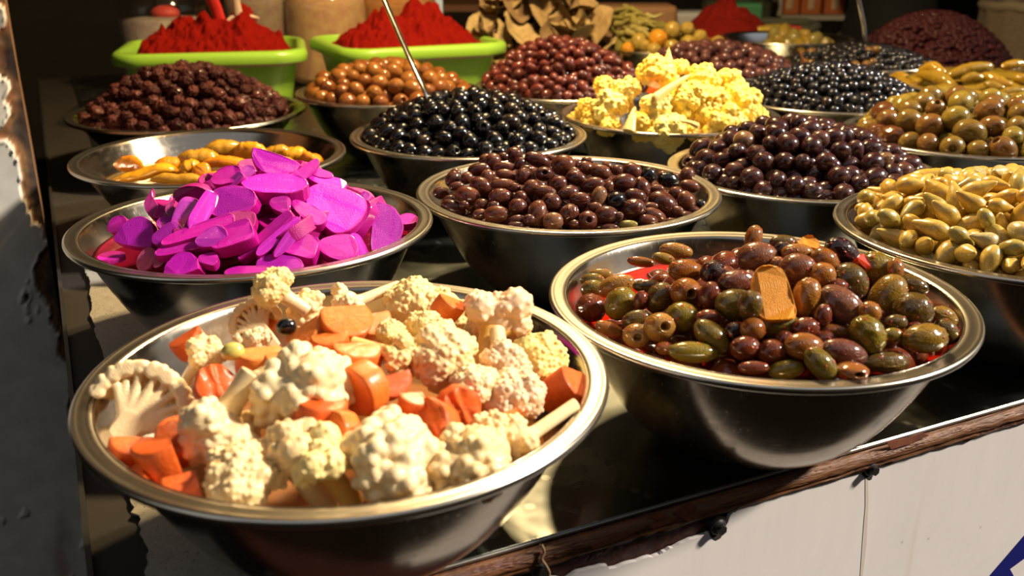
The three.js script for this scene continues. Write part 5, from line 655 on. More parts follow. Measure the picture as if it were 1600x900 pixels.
// ---------------------------------------------------------------- yellow pickled cauliflower
{
  const Y1 = curdM('yellow_curd', 0.92, 0.7, 0.1), Y2 = curdM('golden_curd', 0.9, 0.62, 0.07), Y3 = curdM('lemon_curd', 0.92, 0.76, 0.2), YS = curdM('yellow_stalk', 0.82, 0.6, 0.17, { rough: 0.35, coat: 0.5 }), S = surf(BH, { c: -0.008, top: 0.095, pow: 0.9, tx: 0.05 }), g = 'yellow pickled cauliflower pieces';
  const rows = [[300, 350, 60, [-0.3, 0.8, 0.4], 'lumpy', Y2, 'small golden floret at the upper left shoulder'], [330, 520, 105, [-0.35, 0.55, 0.7], 'knobbly', Y3, 'pale broad floret at the left of the heap'], [470, 385, 80, [-0.2, 0.8, 0.5], 'lumpy', Y3, 'pale floret behind the broad left one'], [690, 290, 118, [0, 0.75, 0.6], 'knobbly', Y1, 'wide floret at the top with an orange carrot bit before it'], [850, 225, 60, [0.2, 0.9, 0.3], 'lumpy', Y1, 'small floret at the crest right under the pointed shard'], [1010, 310, 95, [0.35, 0.75, 0.5], 'knobbly', Y1, 'floret right of the pale spear at the top'], [1222, 340, 95, [0.6, 0.6, 0.5], 'lumpy', Y1, 'round floret at the upper right corner'], [930, 465, 120, [0.1, 0.3, 0.95], 'tight', Y1, 'grainy floret at the centre of the heap'], [1090, 480, 105, [0.3, 0.5, 0.8], 'knobbly', Y2, 'golden floret right of the grainy centre one'], [690, 545, 100, [-0.1, 0.1, 0.95], 'knobbly', Y3, 'floret with ruffled edges below the pale spear'], [765, 685, 120, [0.1, -0.15, 0.95], 'tight', Y3, 'bumpy floret hanging over the front rim'], [1140, 620, 125, [-0.3, 0.4, 0.85], 'stalky', Y2, 'big smooth floret with a bent stalk at the right front'], [1300, 480, 115, [0.5, 0.5, 0.7], 'knobbly', Y1, 'large floret on the right slope'], [1430, 600, 75, [0.7, 0.4, 0.5], 'lumpy', Y1, 'floret at the far right rim'], [170, 520, 62, [-0.6, 0.6, 0.5], 'lumpy', Y2, 'golden floret at the left rim'], [85, 600, 46, [-0.7, 0.3, 0.6], 'lumpy', Y2, 'lowest golden crumb at the left rim'], [210, 610, 60, [-0.3, 0.4, 0.8], 'lumpy', Y2, 'golden floret tucked below the broad left one'], [340, 670, 58, [0, 0.2, 0.95], 'knobbly', Y1, 'small floret on the front rim at the left'], [950, 690, 48, [0, 0.2, 0.95], 'lumpy', Y2, 'small golden knob on the front rim'], [1285, 650, 70, [0.2, 0.1, 0.95], 'knobbly', Y3, 'pale floret on the front rim at the right'], [570, 660, 90, [0, 0.3, 0.9], 'knobbly', Y2, 'shaded floret between the wedge and the bumpy one'], [1370, 540, 70, [0.6, 0.3, 0.7], 'lumpy', Y1, 'floret low on the right slope']];
  for (const i of settle(rows.map((a) => ({ x: 880 + a[0] / 4.706, y: 60 + a[1] / 4.706, r: a[2] / 4.706, row: a, back: 0.3, core: 0.8 })), BH, S, 0.68)) {
    const [, , , ax, shape, mat, label] = i.row, k = i.t / FOCAL, o = thing('yellow_floret', `yellow cauliflower, ${label}`, 'cauliflower', EYE.clone().addScaledVector(i.dir, i.t), g); o.scale.setScalar(i.r * k * 1.32); o.quaternion.copy(axisQ(ax, i.x)); part('curd', FL[shape].curd, mat, o); part('stalk', FL[shape].stem, YS, o); blockers.push([o.position.clone(), i.rad]);
  }
  const bit = (x, y, s, label, lift) => { const px = 880 + x / 4.706, py = 60 + y / 4.706, t = onSurface(px, py, S, BH) - lift, k = t / FOCAL, m = solo('carrot_piece', CG.wedge, CARROT[1], label, 'carrot', g); m.position.copy(EYE).addScaledVector(rayDir(px, py), t); m.scale.setScalar(s / 4.706 * k); m.quaternion.copy(axisQ([0.3, 0.5, 0.8], 1)); };
  bit(650, 352, 52, 'red orange carrot bit set in the top yellow floret', 0.012); bit(356, 382, 24, 'tiny red orange carrot bit at the left of the yellow cauliflower', 0.012);
  const spear = (a, b, w, label, name, mat, lift, tap) => { const P = [a, b].map(([x, y]) => { const px = 880 + x / 4.706, py = 60 + y / 4.706, t = onSurface(px, Math.max(py, 105), S, BH) - lift; return EYE.clone().addScaledVector(rayDir(px, py), t); }), k = 1.55 / FOCAL * w / 4.706; solo(name, sweep([P[0], P[0].clone().lerp(P[1], 0.5).add(V(0, 0.002, 0)), P[1]], (t) => Math.max(0.0005, k * (tap ? (1 - t) : 1 - 0.75 * t) * Math.sqrt(Math.min(1, t * 12 + 0.02)) * Math.sqrt(Math.min(1, (1 - t) * 8))), { flat: 0.6 }), mat, label, 'cauliflower', g); };
  spear([650, 470], [940, 265], 48, 'pale cauliflower stalk spear lying slantwise across the yellow heap', 'cauliflower_stalk', YS, 0.035);
  spear([770, 215], [778, 60], 48, 'pointed yellow leaf shard standing upright on the yellow heap', 'leaf_shard', Y3, 0.01, 1);
  spear([480, 700], [530, 500], 48, 'tall pale stalk wedge standing at the front of the yellow heap', 'cauliflower_stalk', YS, 0.03);
  spear([1000, 650], [850, 605], 40, 'short white stalk end above the front rim of the yellow heap', 'cauliflower_stalk', YS, 0.025);
}
// ---------------------------------------------------------------- long pickles, far peppers, leaves
function endpoints(rows, b, S, scX, ox, oy) { return rows.map(([x0, y0, x1, y1, w, sag, ...m]) => { const P = [[x0, y0], [x1, y1]].map(([x, y]) => { const px = ox + x / scX, py = oy + y / scX, t = onSurface(px, py, S, b); return EYE.clone().addScaledVector(rayDir(px, py), t); }), mid = P[0].clone().lerp(P[1], 0.5), t = depthOf(mid); mid.addScaledVector(UP, sag / scX * t / FOCAL); return { pts: [P[0], P[0].clone().lerp(mid, 0.6), mid, mid.clone().lerp(P[1], 0.45), P[1]], r: w / scX * t / FOCAL / 2, m }; }); }
{
  const M = [oliveMat('cucumber_ochre', 0.36, 0.22, 0.012, { rough: 0.35 }), oliveMat('cucumber_olive', 0.28, 0.185, 0.015, { rough: 0.35 })], S = surf(BP, { c: 0.0, top: 0.052, pow: 0.6 }), g = 'long pickled cucumbers';
  const rows = [[850, 405, 1110, 510, 75, 20, 'long thick cucumber pointing at the green olives'], [860, 445, 1010, 520, 50, 0, 'thinner cucumber below the long thick one'], [1040, 385, 1255, 460, 70, 20, 'plump cucumber lying above the long thick one'], [1150, 530, 1405, 455, 60, -5, 'cucumber slanting up from the front rim'], [1050, 372, 1190, 385, 62, 30, 'arched cucumber at the top left of the heap'], [1195, 400, 1440, 345, 75, 10, 'cucumber lying along the crest'], [1380, 385, 1535, 450, 55, 0, 'cucumber in the middle of the right side'], [1420, 515, 1600, 470, 60, 10, 'cucumber low at the right front'], [1110, 470, 1260, 480, 60, 10, 'short cucumber behind the slanting one'], [1480, 350, 1620, 345, 60, 10, 'cucumber at the far right crest'], [1390, 430, 1500, 470, 50, 0, 'short cucumber below the crest'], [1270, 420, 1390, 410, 60, 10, 'cucumber half hidden below the crest one'], [1540, 400, 1640, 430, 60, 0, 'cucumber leaving the picture at the right'], [1010, 440, 1070, 425, 50, 5, 'cucumber end with a pale tip'], [900, 410, 990, 400, 55, 5, 'cucumber end behind the long thick one'], [1250, 500, 1400, 495, 60, 0, 'cucumber low in the middle'], [1500, 500, 1640, 520, 60, 0, 'cucumber resting on the right front rim']];
  for (const i of endpoints(rows, BP, S, 3.333, 1120, 0)) solo('pickled_cucumber', sweep(i.pts, bulge(i.r, 0.35), { rough: 0.18, seed: i.r * 1e4 }), pick(M), `olive yellow ${i.m[0]}`, 'cucumber', g);
  solo('cucumber_mass', displace(new THREE.SphereGeometry(0.15, 40, 16, 0, 2 * PI, 0, PI / 2), (v) => { v.y = v.y * 0.22 + 0.006 * fbm(v.x * 40, v.z * 40, 2, 2); }).translate(BP.x, BP.Y - 0.01, BP.z), M[1], 'cucumbers packed beneath the visible long ones', 'cucumber', undefined, 'stuff');
}
{
  const S = surf(BT, { c: 0.0, top: 0.135, pow: 1.0, tx: -0.25 }), g = 'pale green pickled peppers far back', r = rngOf(61), M = [oliveMat('celadon_pepper', 0.24, 0.22, 0.05, { coat: 0.4, rough: 0.4 }), oliveMat('pale_green_pepper', 0.30, 0.27, 0.075, { coat: 0.4, rough: 0.4 }), oliveMat('ochre_round', 0.34, 0.25, 0.045, { coat: 0.4 }), oliveMat('orange_round', 0.55, 0.26, 0.02, { coat: 0.4 })];
  const rows = []; for (let i = 0; i < 30; i++) { const x = rr(700, 1080, r), y = rr(40, 240, r); if (y < 40 + Math.pow((x - 850) / 22, 2) * 0.5) continue; const a = rr(-0.9, 0.9, r), L = rr(55, 95, r); rows.push([x - Math.cos(a) * L, y + Math.sin(a) * L * 0.8, x + Math.cos(a) * L, y - Math.sin(a) * L * 0.8, rr(36, 50, r), rr(-30, 40, r)]); }
  let n = 0; const longs = []; for (const i of endpoints(rows, BT, S, 4.21, 770, 0)) longs[longs.length] = solo('long_pepper', sweep(i.pts, (t) => Math.max(0.0005, i.r * (1.1 - 0.7 * t) * Math.sqrt(Math.min(1, t * 10 + 0.01)) * Math.sqrt(Math.min(1, (1 - t) * 6 + 0.01))), { rough: 0.25, seed: n++ }), M[n % 2], 'blurred pale green bent pepper in the far heap beside the dry brown leaves', 'pepper', g);
  longs.forEach((m) => m.geometry.computeBoundingSphere()); nameRows(longs.map((m) => ({ position: m.geometry.boundingSphere.center, userData: m.userData })), (w) => `pale green bent pepper, ${w}, far heap beside dry leaves`);
  for (const [x, y, q, f, l] of [[1180, 200, 55, 2, 'khaki round pickle at the upper right of the pale pepper heap'], [1280, 190, 48, 2, 'round khaki pickle nearest the red paprika heap'], [1085, 255, 62, 3, 'orange round pickle set among the khaki ones'], [960, 272, 52, 2, 'khaki round pickle left of the orange one'], [1060, 330, 52, 2, 'round pale pickle on the far bowl rim below the orange one'], [890, 322, 46, 3, 'small ochre round pickle at the left of the far rim'], [1290, 290, 56, 2, 'tall khaki pickle right of the orange one'], [1395, 315, 60, 3, 'long ochre pickle at the right front of the far heap'], [1480, 285, 50, 2, 'khaki pickle near the right end of the far heap'], [1360, 245, 48, 2, 'khaki pickle on the right crest of the far heap'], [1530, 335, 46, 2, 'last khaki pickle at the right rim of the far heap'], [1000, 300, 40, 2, 'small khaki pickle between the ochre and orange ones'], [1180, 310, 50, 2, 'khaki pickle before the upper right round one']]) { const px = 770 + x / 4.21, py = y / 4.21, t = onSurface(px, py, S, BT), k = t / FOCAL / 4.21; const m = solo('round_pickle', OLIVE.w[n++ % 3], M[f], l, 'pickle', g); m.position.copy(EYE).addScaledVector(rayDir(px, py), t); m.scale.set(q * k * 1.1, q * k, q * k); m.rotation.set(n, n * 2, n); }
  solo('pepper_mass', displace(new THREE.SphereGeometry(0.145, 40, 20, 0, 2 * PI, 0, PI / 2), (v) => { v.y = v.y * 0.5 * (1 - 1.2 * v.x) + 0.01 * fbm(v.x * 40, v.z * 40, 2, 2); }).translate(BT.x, BT.Y - 0.012, BT.z), M[0], 'pale peppers packed beneath the visible ones in the far heap', 'pepper', undefined, 'stuff');
}
{ // far shiny bowl with green pickles
  const S = surf(BS, { c: -0.004, top: 0.045, pow: 0.6, tx: 0.2 }), g = 'green pickles in the far shiny bowl', r = rngOf(64), M = [oliveMat('mustard_pickle', 0.26, 0.19, 0.03), oliveMat('moss_pickle', 0.2, 0.17, 0.04)];
  let n = 0; const all = []; for (const [x, y, w] of [[300, 190, 60], [350, 170, 70], [400, 200, 60], [450, 180, 50], [500, 220, 70], [330, 220, 60], [550, 230, 60], [430, 235, 70], [380, 240, 60], [590, 240, 50], [280, 225, 50], [460, 215, 60]]) { const px = 1120 + x / 3.333, py = y / 3.333, t = onSurface(px, py, S, BS), k = t / FOCAL / 3.333; const m = solo('green_pickle', OLIVE.w[n++ % 3], M[n % 2], 'blurred mustard green pickle piled in the far shiny bowl', 'pickle', g); m.position.copy(EYE).addScaledVector(rayDir(px, py), t + 0.02); m.scale.set(w * k * 0.9, w * k * 0.55, w * k * 0.6); m.rotation.set(n, n * 1.7, n * 0.6); all.push(m); } nameRows(all, (w) => `mustard green pickle, ${w}, far shiny bowl`);
}
function leafGeo(seed) {
  const r = rngOf(seed), g = new THREE.PlaneGeometry(1, 0.6, 14, 9), P = g.attributes.position, k1 = rr(0.2, 0.6, r), k2 = rr(0.3, 0.9, r);
  const top = displace(g, (v) => { const w = Math.pow(Math.max(0, 1 - 4 * v.x * v.x * 0.96), 0.6); v.y *= w; v.z = k1 * v.x * v.x + k2 * v.y * v.y * 1.5 + 0.13 * fbm(v.x * 3 + seed, v.y * 5, 2, 3) + 0.02 * Math.abs(v.y); });
  const low = top.clone(); low.translate(0, 0, -0.012); const ix = Array.from(low.index.array); for (let i = 0; i < ix.length; i += 3) { const t = ix[i]; ix[i] = ix[i + 1]; ix[i + 1] = t; } low.setIndex(ix); low.computeVertexNormals();
  return mergeGeometries([top, low]);
}
{
  const L = [1, 2, 3, 4].map((s) => leafGeo(70 + s)), M = [std({ name: 'dry_leaf', color: lin(0.34, 0.24, 0.085), roughness: 0.8, map: mottleTex }), std({ name: 'brown_leaf', color: lin(0.22, 0.14, 0.05), roughness: 0.8, map: mottleTex }), std({ name: 'straw_leaf', color: lin(0.42, 0.32, 0.12), roughness: 0.8, map: mottleTex })], r = rngOf(71), c = V(0.06, 0, -2.62), all = [];
  for (let i = 0; i < 74; i++) { const a = r() * 2 * PI, q = Math.sqrt(r()) * 0.175, x = c.x + Math.cos(a) * q * 0.95, z = c.z + Math.sin(a) * q * 0.8, h = TOP + 0.07 + 0.3 * (1 - Math.pow(q / 0.2, 1.5)) * rr(0.72, 1.06, r); const m = solo('dry_leaf', L[i % 4], M[Math.floor(r() * 3)], 'crumpled dry khaki leaf in the pile beside the pale green peppers', 'leaf', 'dry crumpled leaves piled far back'); m.position.set(x, h, z); m.scale.setScalar(rr(0.1, 0.2, r)); m.rotation.set(rr(-2, -0.3, r), rr(-1, 1, r), rr(0, 6, r)); all.push(m); }
  nameRows(all, (w) => `crumpled dry khaki leaf, ${w}, leaf pile behind red olives`);
}
// dark raisins, far right
{
  const rg = [SMALL.w[0], SMALL.w[1]], M = lv(0, ['raisin_a', 0.055, 0.014, 0.014, 'dark', 1, { coat: 0.3, rough: 0.4 }], ['raisin_b', 0.055, 0.015, 0.017, 'maroon', 1, { coat: 0.3, rough: 0.4 }]), r = rngOf(81), c = V(1.16, TOP, -2.72);
  const geos = []; const dome = (x, z) => TOP + 0.2 * Math.pow(Math.max(0, 1 - (x * x + z * z * 1.3) / 0.062), 0.8);
  for (let i = 0; i < 2600; i++) { const a = r() * 2 * PI, q = Math.sqrt(r()) * 0.25, x = Math.cos(a) * q, z = Math.sin(a) * q; const g = new THREE.IcosahedronGeometry(0.0085, 1); g.scale(1.25, 0.8, 0.9); g.rotateX(r() * 6); g.rotateY(r() * 6); g.translate(c.x + x, dome(x, z) + rr(0.002, 0.009, r), c.z + z); geos.push(g); }
  
  geos.push(displace(new THREE.SphereGeometry(0.24, 40, 16, 0, 2 * PI, 0, PI / 2), (v) => { v.y = dome(v.x, v.z) - TOP - 0.006; }).translate(c.x, TOP, c.z).toNonIndexed()); solo('raisin_heap', mergeGeometries(geos), M[1][0], 'loose heap of dark maroon raisins behind the long cucumbers', 'raisins', undefined, 'stuff');
}

// ---------------------------------------------------------------- green tubs of paprika
const GREEN = phys({ name: 'lime_plastic', color: lin(0.27, 0.50, 0.05), roughness: 0.32, clearcoat: 0.3 });
function roundRect(w, d, r, n = 10) { const P = []; for (const [cx, cz, a0] of [[w / 2 - r, d / 2 - r, 0], [-w / 2 + r, d / 2 - r, PI / 2], [-w / 2 + r, -d / 2 + r, PI], [w / 2 - r, -d / 2 + r, 1.5 * PI]]) for (let i = 0; i <= n; i++) { const a = a0 + i / n * PI / 2; P.push([cx + Math.cos(a) * r, cz + Math.sin(a) * r]); } return P; }
function loft(rings) { const pos = [], idx = [], uv = [], m = rings[0].length; rings.forEach((R, i) => R.forEach(([x, y, z], j) => { pos.push(x, y, z); uv.push(j / m * 4, i / rings.length); })); for (let i = 0; i < rings.length - 1; i++) for (let j = 0; j < m; j++) { const a = i * m + j, b = i * m + (j + 1) % m, c = a + m, d = b + m; idx.push(a, c, b, b, c, d); } const g = new THREE.BufferGeometry(); g.setAttribute('position', new THREE.Float32BufferAttribute(pos, 3)); g.setAttribute('uv', new THREE.Float32BufferAttribute(uv, 2)); g.setIndex(idx); g.computeVertexNormals(); return g; }
const powderTex = dataTex(256, 256, (u, v) => { const a = torus(u, v, 4), b = torus(u, v, 24, 3), c = torus(u, v, 60, 8); const k = 0.8 + 0.25 * a + 0.2 * b + 0.15 * c; return [k, k * (0.9 + 0.4 * a), k]; });
const PAPRIKA = phys({ specularIntensity: 0.15, name: 'paprika', color: lin(0.21, 0.006, 0.002), roughness: 0.95, map: powderTex, bumpMap: powderTex, bumpScale: 0.004 });
function makeTub(x, fwd, w, d, ang, Y, label, ridge, heapLabel) {
  const H = Y - TOP, o = thing('green_tub', label, 'tub', V(x, TOP, -fwd), 'green plastic tubs of paprika'); o.rotation.y = ang;
  const ring = (e, y, r) => roundRect(w + e * 2, d + e * 2, r).map(([a, b]) => [a, y, b]);
  part('tub_wall', loft([ring(-0.075, 0.004, 0.05), ring(-0.07, 0, 0.05), ring(-0.05, 0.0, 0.06), ring(-0.022, H - 0.012, 0.065), ring(-0.026, H - 0.012, 0.06), ring(-0.052, 0.006, 0.055), ring(-0.2, 0.006, 0.02)]), GREEN, o);
  part('tub_rim', loft([ring(-0.026, H - 0.03, 0.06), ring(-0.024, H - 0.003, 0.06), ring(-0.017, H + 0.001, 0.064), ring(-0.008, H, 0.07), ring(-0.002, H - 0.005, 0.074), ring(0, H - 0.014, 0.075), ring(-0.001, H - 0.026, 0.075), ring(-0.006, H - 0.0275, 0.07), ring(-0.01, H - 0.022, 0.07), ring(-0.02, H - 0.016, 0.064)]), GREEN, o);
  part('tub_band', loft([ring(-0.0235, H - 0.034, 0.065), ring(-0.0225, H - 0.034, 0.065), ring(-0.0215, H - 0.029, 0.065), ring(-0.0225, H - 0.029, 0.065)]), std({ name: 'pinkish_band', color: lin(0.5, 0.3, 0.24), roughness: 0.6 }), o).userData.label = 'pale pinkish band under the rim';
  const iw = w - 0.066, id = d - 0.07, g = new THREE.PlaneGeometry(iw, id, 150, 120); g.rotateX(-PI / 2);
  displace(g, (v) => { const u = v.x / iw * 2, s = v.z / id * 2, e = Math.max(Math.abs(u), Math.abs(s)), cr = e > 0.01 ? e / Math.pow(Math.pow(Math.abs(u), 6) + Math.pow(Math.abs(s), 6), 1 / 6) : 1; v.x *= cr; v.z *= cr; let k = ridge[0] * Math.exp(-Math.pow(u / 0.85, 4)); for (const [c, h, q] of ridge.slice(1)) k += h * Math.exp(-Math.pow((u - c) / q, 2) - Math.pow((s - c * 0.4) / 0.6, 2)); const f = Math.pow(Math.max(0, 1 - Math.abs(s + 0.1) * 0.95), 0.8), n = fbm(v.x * 14 + w * 9, v.z * 14, ang, 4), cl = Math.max(0, 0.3 - Math.abs(fbm(v.x * 22, v.z * 22, ang + 4, 3))) ; v.y = -0.02 + (k * f + 0.03 * n + 0.075 * cl * f + 0.014 * fbm(v.x * 62, v.z * 62, 3, 2)) * (1 - smooth(e, 0.86, 1)) ; if (e > 0.995) v.y = -0.03; });
  const m = solo('paprika_heap', g, PAPRIKA, heapLabel, 'paprika', undefined, 'stuff'); m.position.set(x, Y, -fwd); m.rotation.y = ang; return o;
}
makeTub(-0.7, 2.31, 0.425, 0.36, deg(13), 0.965, 'lime green plastic tub of paprika with a red and a pale spoon, nearer the pillar', [0.056, [-0.05, 0.032, 0.1], [0.4, 0.036, 0.11], [0.18, 0.014, 0.08], [-0.4, 0.012, 0.2]], 'clumpy dark red paprika heaped in the nearer lime green tub');
makeTub(-0.262, 2.44, 0.425, 0.38, deg(26), 0.965, 'lime green plastic tub of paprika crossed by the ladle handle, behind the amber olives', [0.058, [0.12, 0.042, 0.13], [0.42, 0.03, 0.16], [-0.32, 0.016, 0.15]], 'clumpy dark red paprika heaped in the lime green tub farther from the pillar');
{ // spoons in the first heap
  const red = phys({ name: 'red_plastic', color: lin(0.62, 0.035, 0.03), roughness: 0.35 }), pale = std({ name: 'pale_wood', color: lin(0.62, 0.46, 0.34), roughness: 0.6 });
  const a = at(348, 38, 2.34), b = at(318, -30, 2.3); const o = thing('red_spoon', 'red plastic spoon handle sticking out of the paprika', 'spoon', a); const L = b.clone().sub(a);
  part('handle', sweep([V(0, -0.02, 0), L.clone().multiplyScalar(0.3), L.clone().multiplyScalar(0.7), L], (t) => 0.0125 + 0.004 * t, { flat: 0.45 }), red, o); part('spoon_bowl', new THREE.SphereGeometry(0.03, 20, 14).scale(1, 0.4, 1.2).translate(0.012, -0.04, 0), red, o);
  const c = at(374, 30, 2.33), d = at(360, -40, 2.3), q = thing('pale_scoop', 'pale wooden scoop with a flared end stuck in the paprika', 'spoon', c), D = d.clone().sub(c);
  part('handle', sweep([V(0, -0.01, 0), D.clone().multiplyScalar(0.35), D.clone().multiplyScalar(0.7), D], (t) => 0.0125 - 0.003 * Math.sin(t * PI), { flat: 0.6 }), pale, q); part('scoop_end', sweep([V(-0.034, -0.012, 0.01), V(-0.015, 0.004, 0), V(0.02, 0.006, -0.004), V(0.045, 0.002, -0.004)], (t) => 0.009 * Math.sqrt(Math.sin(PI * clamp(t, 0.05, 0.95))) + 0.001, { flat: 0.6 }), pale, q);
}
// ladles
function ladle(pts, r, label, flat, cup) { const o = thing('ladle', label, 'ladle', pts[0]), P = pts.map((p) => p.clone().sub(pts[0])); part('handle', sweep(P, () => r, { flat, n: 40, m: 16 }), STEEL_SMOOTH, o); part('ladle_cup', new THREE.SphereGeometry(cup, 28, 14, 0, 2 * PI, PI / 2, PI / 2).translate(P[0].x + 0.01, P[0].y, P[0].z), phys({ name: 'ladle_steel', color: lin(0.66, 0.64, 0.6), metalness: 1, roughness: 0.2, side: THREE.DoubleSide }), o); return o; }
ladle([at(690, 205, 1.46), at(672, 160, 1.45), at(642, 95, 1.5), at(596, -10, 1.57), at(560, -95, 1.63)], 0.0095, 'steel ladle standing in the jet black olives, its handle crossing a green tub', 0.42, 0.03);
ladle([at(1362, 78, 2.62), at(1352, 62, 2.6), at(1350, 40, 2.6), at(1341, -5, 2.6), at(1333, -60, 2.6)], 0.0062, 'thin bent ladle handle rising before the person in black', 0.7, 0.026);
{ // wooden spatula in the small black olives
  const a = at(1247, 76, 2.0), b = at(1262, 112, 1.93), o = thing('wooden_spatula', 'wooden spatula blade standing between the plum and blue black olives', 'spatula', b), L = a.clone().sub(b);
  part('blade', sweep([V(0.008, -0.03, 0.004), V(0, 0, 0), L.clone().multiplyScalar(0.5), L], (t) => 0.002 + 0.013 * (1 - t), { flat: 0.3 }), std({ name: 'oiled_wood', color: lin(0.2, 0.1, 0.03), roughness: 0.5, map: WOOD }), o);
}
// ---------------------------------------------------------------- jars behind the tubs
const GLASS = phys({ name: 'jar_glass', color: lin(0.95, 0.95, 0.92), roughness: 0.06, transmission: 1, thickness: 0, ior: 1.45 });
function jar(px, fwd, R, label, col, fill, ribs) {
  const c = at(px, 30, fwd), o = thing('spice_jar', label, 'jar', V(c.x, TOP, c.z), 'big spice jars behind the green tubs'), H = 0.34, prof = (k, top) => [[0.0005, 0.002], [R * 0.9, 0.002], [R, 0.02], [R, H * 0.62], [R * 0.97, H * 0.7], [R * 0.82, H * 0.79], [R * 0.62, H * 0.85], [R * 0.6, H * 0.92]].map(([x, y]) => new THREE.Vector2(Math.max(0.0005, x * k), y));
  part('jar_glass', new THREE.LatheGeometry(prof(1), 64), GLASS, o);
  const f = [[0.0005, 0.006], [R * 0.88, 0.006], [R * 0.955, 0.024], [R * 0.955, Math.min(fill, H * 0.62)], ...(fill > H * 0.62 ? [[R * 0.92, H * 0.7], [R * 0.78, Math.min(fill, H * 0.785)]] : []), [R * 0.5, fill + 0.004], [0.0005, fill + 0.008]].map(([x, y]) => new THREE.Vector2(x, y));
  const g = new THREE.LatheGeometry(f, 72); if (ribs) displace(g, (v) => { const a = Math.atan2(v.z, v.x), k = v.y > 0.1 && v.y < 0.2 ? 1 - 0.025 * Math.pow(Math.abs(Math.sin(a * 9)), 6) : 1; v.x *= k; v.z *= k; });
  part('spice', g, std({ name: 'spice_' + label.slice(0, 6).trim(), color: lin(...col), roughness: 0.85, map: powderTex }), o);
  part('jar_lid', new THREE.CylinderGeometry(R * 0.66, R * 0.66, 0.035, 48).translate(0, H * 0.92 + 0.012, 0), std({ name: 'lid_red', color: lin(0.35, 0.05, 0.03), roughness: 0.5 }), o);
  return o;
}
jar(256, 2.72, 0.122, 'clear jar with pale grey contents, nearest the pillar', [0.36, 0.32, 0.26], 0.19);
jar(402, 2.86, 0.095, 'clear jar of grey brown spice behind the pale scoop', [0.26, 0.2, 0.13], 0.24);
jar(510, 2.86, 0.118, 'ribbed jar of tan spice between the two tubs', [0.5, 0.33, 0.15], 0.265, 1);
jar(622, 2.95, 0.115, 'jar of orange brown spice behind the second tub', [0.42, 0.2, 0.05], 0.285);
solo('red_lump', new THREE.SphereGeometry(0.03, 20, 14).scale(1.3, 0.7, 1), std({ name: 'red_bit', color: lin(0.45, 0.05, 0.04), roughness: 0.6 }), 'red packet lying on the pale contents in the clear jar nearest the pillar', 'packet').position.copy(at(258, 20, 2.72)).setY(TOP + 0.205);
